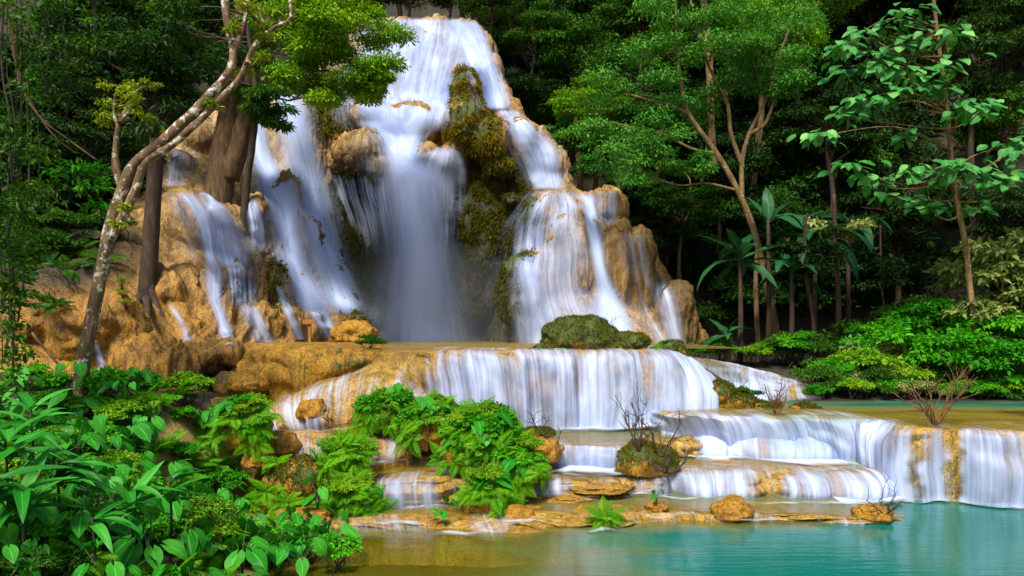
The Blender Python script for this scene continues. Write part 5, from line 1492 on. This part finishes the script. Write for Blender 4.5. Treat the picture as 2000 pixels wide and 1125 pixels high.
for x, y, dd, s in [(130, 340, 14.8, 0.5), (165, 330, 14.6, 0.45), (180, 365, 14.4, 0.4), (195, 405, 14.3, 0.3)]:
    c = P(x, y, dd)
    o = thing('leafy_branch', '', 'foliage', c)
    link('twig', tree_mesh('twig', [limb((0.6, 0.1, 0), (-0.2, 0, 0), 0.012, 0.005, 0.1, 8, 4, int(x))], 'darkstem'), o)
    lv = link('leaves', cloud_mesh('leaves', [(0, 0, 0, s, s * 0.7, s * 0.4)], 70, 0.16, 0.08, seed=int(x), mat='lf_vivid'), o); lv['kind'] = 'stuff'
    tag(o, 'small spray of glossy green leaves beside the lichen trunk', 'foliage', 'leaf sprays beside the lichen trunk')

# ================================================================== bare shrubs
def bare_shrub(loc, h, n, label, mat='twig', seed=0, spread=0.5, r0=0.014, depth=3, tilt=(0, 0, 0)):
    rg = np.random.default_rng(seed)
    root = thing('bare_shrub', label, 'shrub', loc)
    def grow(a, d, L, r, lev, tubes):
        m = 6
        p = [np.array(a)]
        for i in range(m):
            d = unit(d + rg.normal(size=3) * 0.16 + np.array([0, 0, 0.05]))
            p.append(p[-1] + d * L / m)
        p = np.array(p)
        tubes.append(tube(p, np.linspace(r, r * 0.55, m + 1), 5))
        if lev > 0:
            for k in range(rg.integers(2, 4)):
                j = rg.integers(2, m + 1)
                nd = unit(d + rg.normal(size=3) * np.array([0.7, 0.7, 0.35]))
                grow(p[j], nd, L * rg.uniform(0.45, 0.75), r * 0.55, lev - 1, tubes)
    for k in range(n):
        a = 6.283 * k / n + rg.uniform(-0.4, 0.4)
        tubes = []
        d = unit(np.array([math.cos(a) * spread + tilt[0], math.sin(a) * spread + tilt[1], 1.0 + tilt[2]]))
        grow((0.02 * math.cos(a), 0.02 * math.sin(a), -0.05), d, h * rg.uniform(0.45, 0.7), r0, depth - 1, tubes)
        link('branch', tree_mesh('branch', tubes, mat), root)
    return root
bare_shrub(P(1828, 828, 14.9), 1.3, 11, 'rusty bare shrub standing on the rim above the orange rib', 'twig', 1, 0.6, 0.020)
bare_shrub(P(1518, 812, 16.3), 0.95, 7, 'bare reddish shrub on the rim of the upper pool', 'twig', 2, 0.35, 0.020)
bare_shrub(P(1575, 798, 17.6), 0.5, 6, 'little dry tuft on the grass-topped rock', 'twig', 3, 0.7, 0.008)
bare_shrub(P(1050, 842, 16.1), 0.62, 4, 'small leafless shrub on a flat mossy stone', 'twig_dark', 4, 0.5)
bare_shrub(P(1088, 862, 15.2), 0.45, 2, 'single bent bare twig above the dark hollow rock', 'twig_dark', 5, 0.3, 0.010)
bare_shrub(P(1248, 880, 14.4), 1.35, 5, 'tall bare shrub on the orange boulder beside the central fall', 'twig_dark', 6, 0.42, 0.018)
bare_shrub(P(1290, 890, 14.3), 1.1, 5, 'spreading bare shrub leaning off the orange boulder', 'twig_dark', 7, 0.6, 0.016, tilt=(0.25, 0, 0))
bare_shrub(P(1300, 918, 14.1), 0.6, 6, 'tangle of bare branches lying along the orange boulder', 'twig_dark', 8, 0.9, 0.022, tilt=(-0.2, -0.3, -0.6))
bare_shrub(P(1728, 1000, 12.7), 0.62, 7, 'twisted dry branches on the orange sill boulder', 'twig_dark', 9, 0.8, 0.013, tilt=(0.25, 0, -0.2))
bare_shrub(P(645, 830, 15.5), 0.42, 2, 'short stump-like dry stem beside the sloping apron', 'twig', 10, 0.2, 0.022, 2)
bare_shrub(P(1190, 640, 19.2), 0.5, 4, 'thin dry twigs behind the large mossy hump', 'twig_dark', 12, 0.8, 0.006)
bare_shrub(P(1440, 770, 18.6), 0.9, 4, 'few upright dry stems beside the grassy shrub of the spur', 'twig', 13, 0.2, 0.006, 2)

# ================================================================== wooden sign
def box(c, s):
    x, y, z = s
    v = np.array([(a * x / 2, b * y / 2, e * z / 2) for a in (-1, 1) for b in (-1, 1) for e in (-1, 1)]) + np.array(c)
    f = np.array([(0, 1, 3, 2), (4, 6, 7, 5), (0, 4, 5, 1), (2, 3, 7, 6), (0, 2, 6, 4), (1, 5, 7, 3)])
    return v, f
sb = P(605, 676, 21.5)
sign = thing('sign_post', 'small wooden sign board on a post on the ledge', 'sign', sb)
H = 0.74
v, f = box((0, 0, H / 2 - 0.1), (0.075, 0.075, H + 0.05)); link('post', mesh_np('post', v, f, M['wood'], False), sign)
v, f = box((0, -0.06, H - 0.06), (0.36, 0.04, 0.13)); link('board', mesh_np('board', v, f, M['wood'], False), sign)

for i, p in enumerate([(1340 + 25 * k, 700 + 3 * (k % 3), 24.6) for k in range(10)]):
    shrub(['dark', 'vivid', 'bright'][i % 3], P(*p), 0.45, 'fringing the foot of the brown rock face', ['dark', 'vivid', 'bright'][i % 3] + ' shrubs at the foot of the brown rock face')
for i in range(16):
    x = 1600 + 28 * i; d = 20.6 + (i % 4) * 0.5
    b = P(x, 760, d); b[2] = float(terrain_z(b[0], b[1]))
    shrub(['dark', 'vivid', 'bright', 'big'][i % 4], b, 0.7, 'low on the waterside of the far bank', ['dark', 'vivid', 'bright', 'big'][i % 4] + ' waterside shrubs of the far bank')

for i, (x, y) in enumerate([(10, 470), (60, 460), (110, 455), (160, 460), (215, 455), (30, 500), (90, 495)]):
    dd = cliff_depth(x, y + 12, 22.0)
    shrub('dark', P(x, y + 14, dd), 0.8, 'on the shelf above the ochre slope', 'dark shrubs above the ochre slope')

# ================================================================== spray at the foot of the great fall
def mist():
    t = NT('spray')
    v = t.n('VolumePrincipled', {'Color': (0.86, 0.91, 1.0), 'Density': 0.03, 'Anisotropy': 0.2})
    t.t.links.new(v.outputs[0], t.out.inputs['Volume'])
    c = P(835, 650, 29.2)
    o = link('mist', mesh_np('mist', ICO_V * np.array([4.6, 2.6, 3.6]), ICO_F, t.m, True), loc=c)
    tag(o, 'pale spray drifting at the foot of the great fall', 'mist', kind='stuff')
mist()

for x, y, d, z in [(540, 905, 13.9, 0.36), (520, 960, 13.2, 0.4), (600, 930, 13.7, 0.36), (560, 985, 12.8, 0.36), (530, 1020, 12.2, 0.4), (590, 1040, 11.8, 0.34)]:
    fern(P(x, y, d), 11, z, 'fern between the bank thicket and the fern hummock', 'ferns beside the mossy golden rock', normal=(0, -0.3, 1))

for k, p in enumerate(bank_points(46, 21, -7.2, -3.3, 10.2, 15.0, 0.34)):
    kind = k % 5
    w = bank_place(p)
    p = p + np.array([0, 0, 0.05])
    if kind in (0, 3):
        fern(p + np.array([0, 0, 0.1]), 13, PR.uniform(0.4, 0.6), 'feathery green fern in the bank thicket ' + w, 'bank ferns ' + w)
    elif kind == 1:
        taro(p, 7, PR.uniform(0.2, 0.3), PR.uniform(0.4, 0.65), 'heart-leaved green taro in the bank thicket ' + w, 'bank taros ' + w, spread=1.1)
    else:
        kk = PR.choice(['big', 'vivid', 'bright'])
        shrub(kk, p, PR.uniform(0.38, 0.55), 'filling the bank thicket ' + w, 'bank shrubs ' + w)
for i in range(22):
    x = 1600 + 21 * i
    b = P(x, 790, 19.75 + 0.35 * (i % 3)); b[2] = float(terrain_z(b[0], b[1])) - 0.05
    kk = ['vivid', 'dark', 'big', 'bright', 'pale'][i % 5]
    shrub(kk, b, 0.42 + 0.1 * (i % 2), 'dipping to the water of the upper pool', kk + ' shrubs dipping to the upper pool')
for i, (x, y, z) in enumerate([(95, 500, 0.9), (150, 490, 0.8), (190, 520, 0.8), (60, 530, 0.8), (130, 530, 0.7)]):
    fern(P(x, y, cliff_depth(x, y, 20.0) - 0.05), 12, z, 'dark fern on the shelf above the ochre slope', 'dark ferns above the ochre slope', normal=(0, -0.5, 1), meshes=FROND_DARK)

for k, (px, d) in enumerate([(600, 10.2), (640, 10.8), (560, 10.9), (622, 11.3), (590, 9.8), (655, 10.3), (575, 11.6), (540, 10.0), (610, 10.7)]):
    b = P(px, 1060, d); b[2] = max(0.05, float(terrain_z(b[0], b[1])))
    if k % 3 == 2:
        shrub('big', b, 0.36, 'leaning over the golden shallows', 'shrubs over the golden shallows')
    else:
        taro(b, 7, 0.27, 0.42, 'taro leaning out over the golden shallows', 'taros over the golden shallows', spread=1.2)

# loose white water slipping over the golden shelves
for k, (x, y, z, w, l) in enumerate([(1120, 952, 0.30, 1.5, 0.35), (1010, 972, 0.20, 1.2, 0.3), (1230, 966, 0.19, 1.4, 0.3), (1150, 920, 0.47, 1.2, 0.5), (1000, 1022, 0.045, 1.3, 0.3), (1290, 1012, 0.05, 1.6, 0.3), (1480, 1018, 0.03, 1.6, 0.25), (780, 1026, 0.045, 1.2, 0.3), (1560, 985, 0.105, 2.6, 0.3), (880, 1045, 0.02, 1.3, 0.35), (1330, 975, 0.12, 1.6, 0.3), (1180, 1040, 0.02, 1.0, 0.3)]):
    c = G(x, y, z)
    u = np.linspace(-1, 1, 40); vv_ = np.linspace(-1, 1, 12)
    U, V_ = np.meshgrid(u, vv_)
    wob = 0.04 * np.sin(U * 5 + k) + 0.3 * (fbm(np.stack([U * 2 + k * 7, 0 * U, 0 * U], -1), 2) - 0.5)
    pts = np.stack([c[0] + U * w / 2, c[1] + V_ * l / 2 + wob, np.full(U.shape, c[2] + 0.045)], -1)
    dn = 0.55 * (1 - U ** 2) * (1 - V_ ** 2) * (0.4 + 1.2 * fbm(np.stack([U * 3 + k * 5, V_ * 1.5, 0 * U], -1), 3))
    flow = np.stack([U * w / 2 + k * 3, V_ * l / 2, 0 * U + k], -1)
    structure(link('foam', mesh_np('foam', pts.reshape(-1, 3), grid_faces(12, 40), M['foam'], True, {'flow': flow.reshape(-1, 3), 'dens': dn.ravel()})), 'white water slipping over the golden shelves')
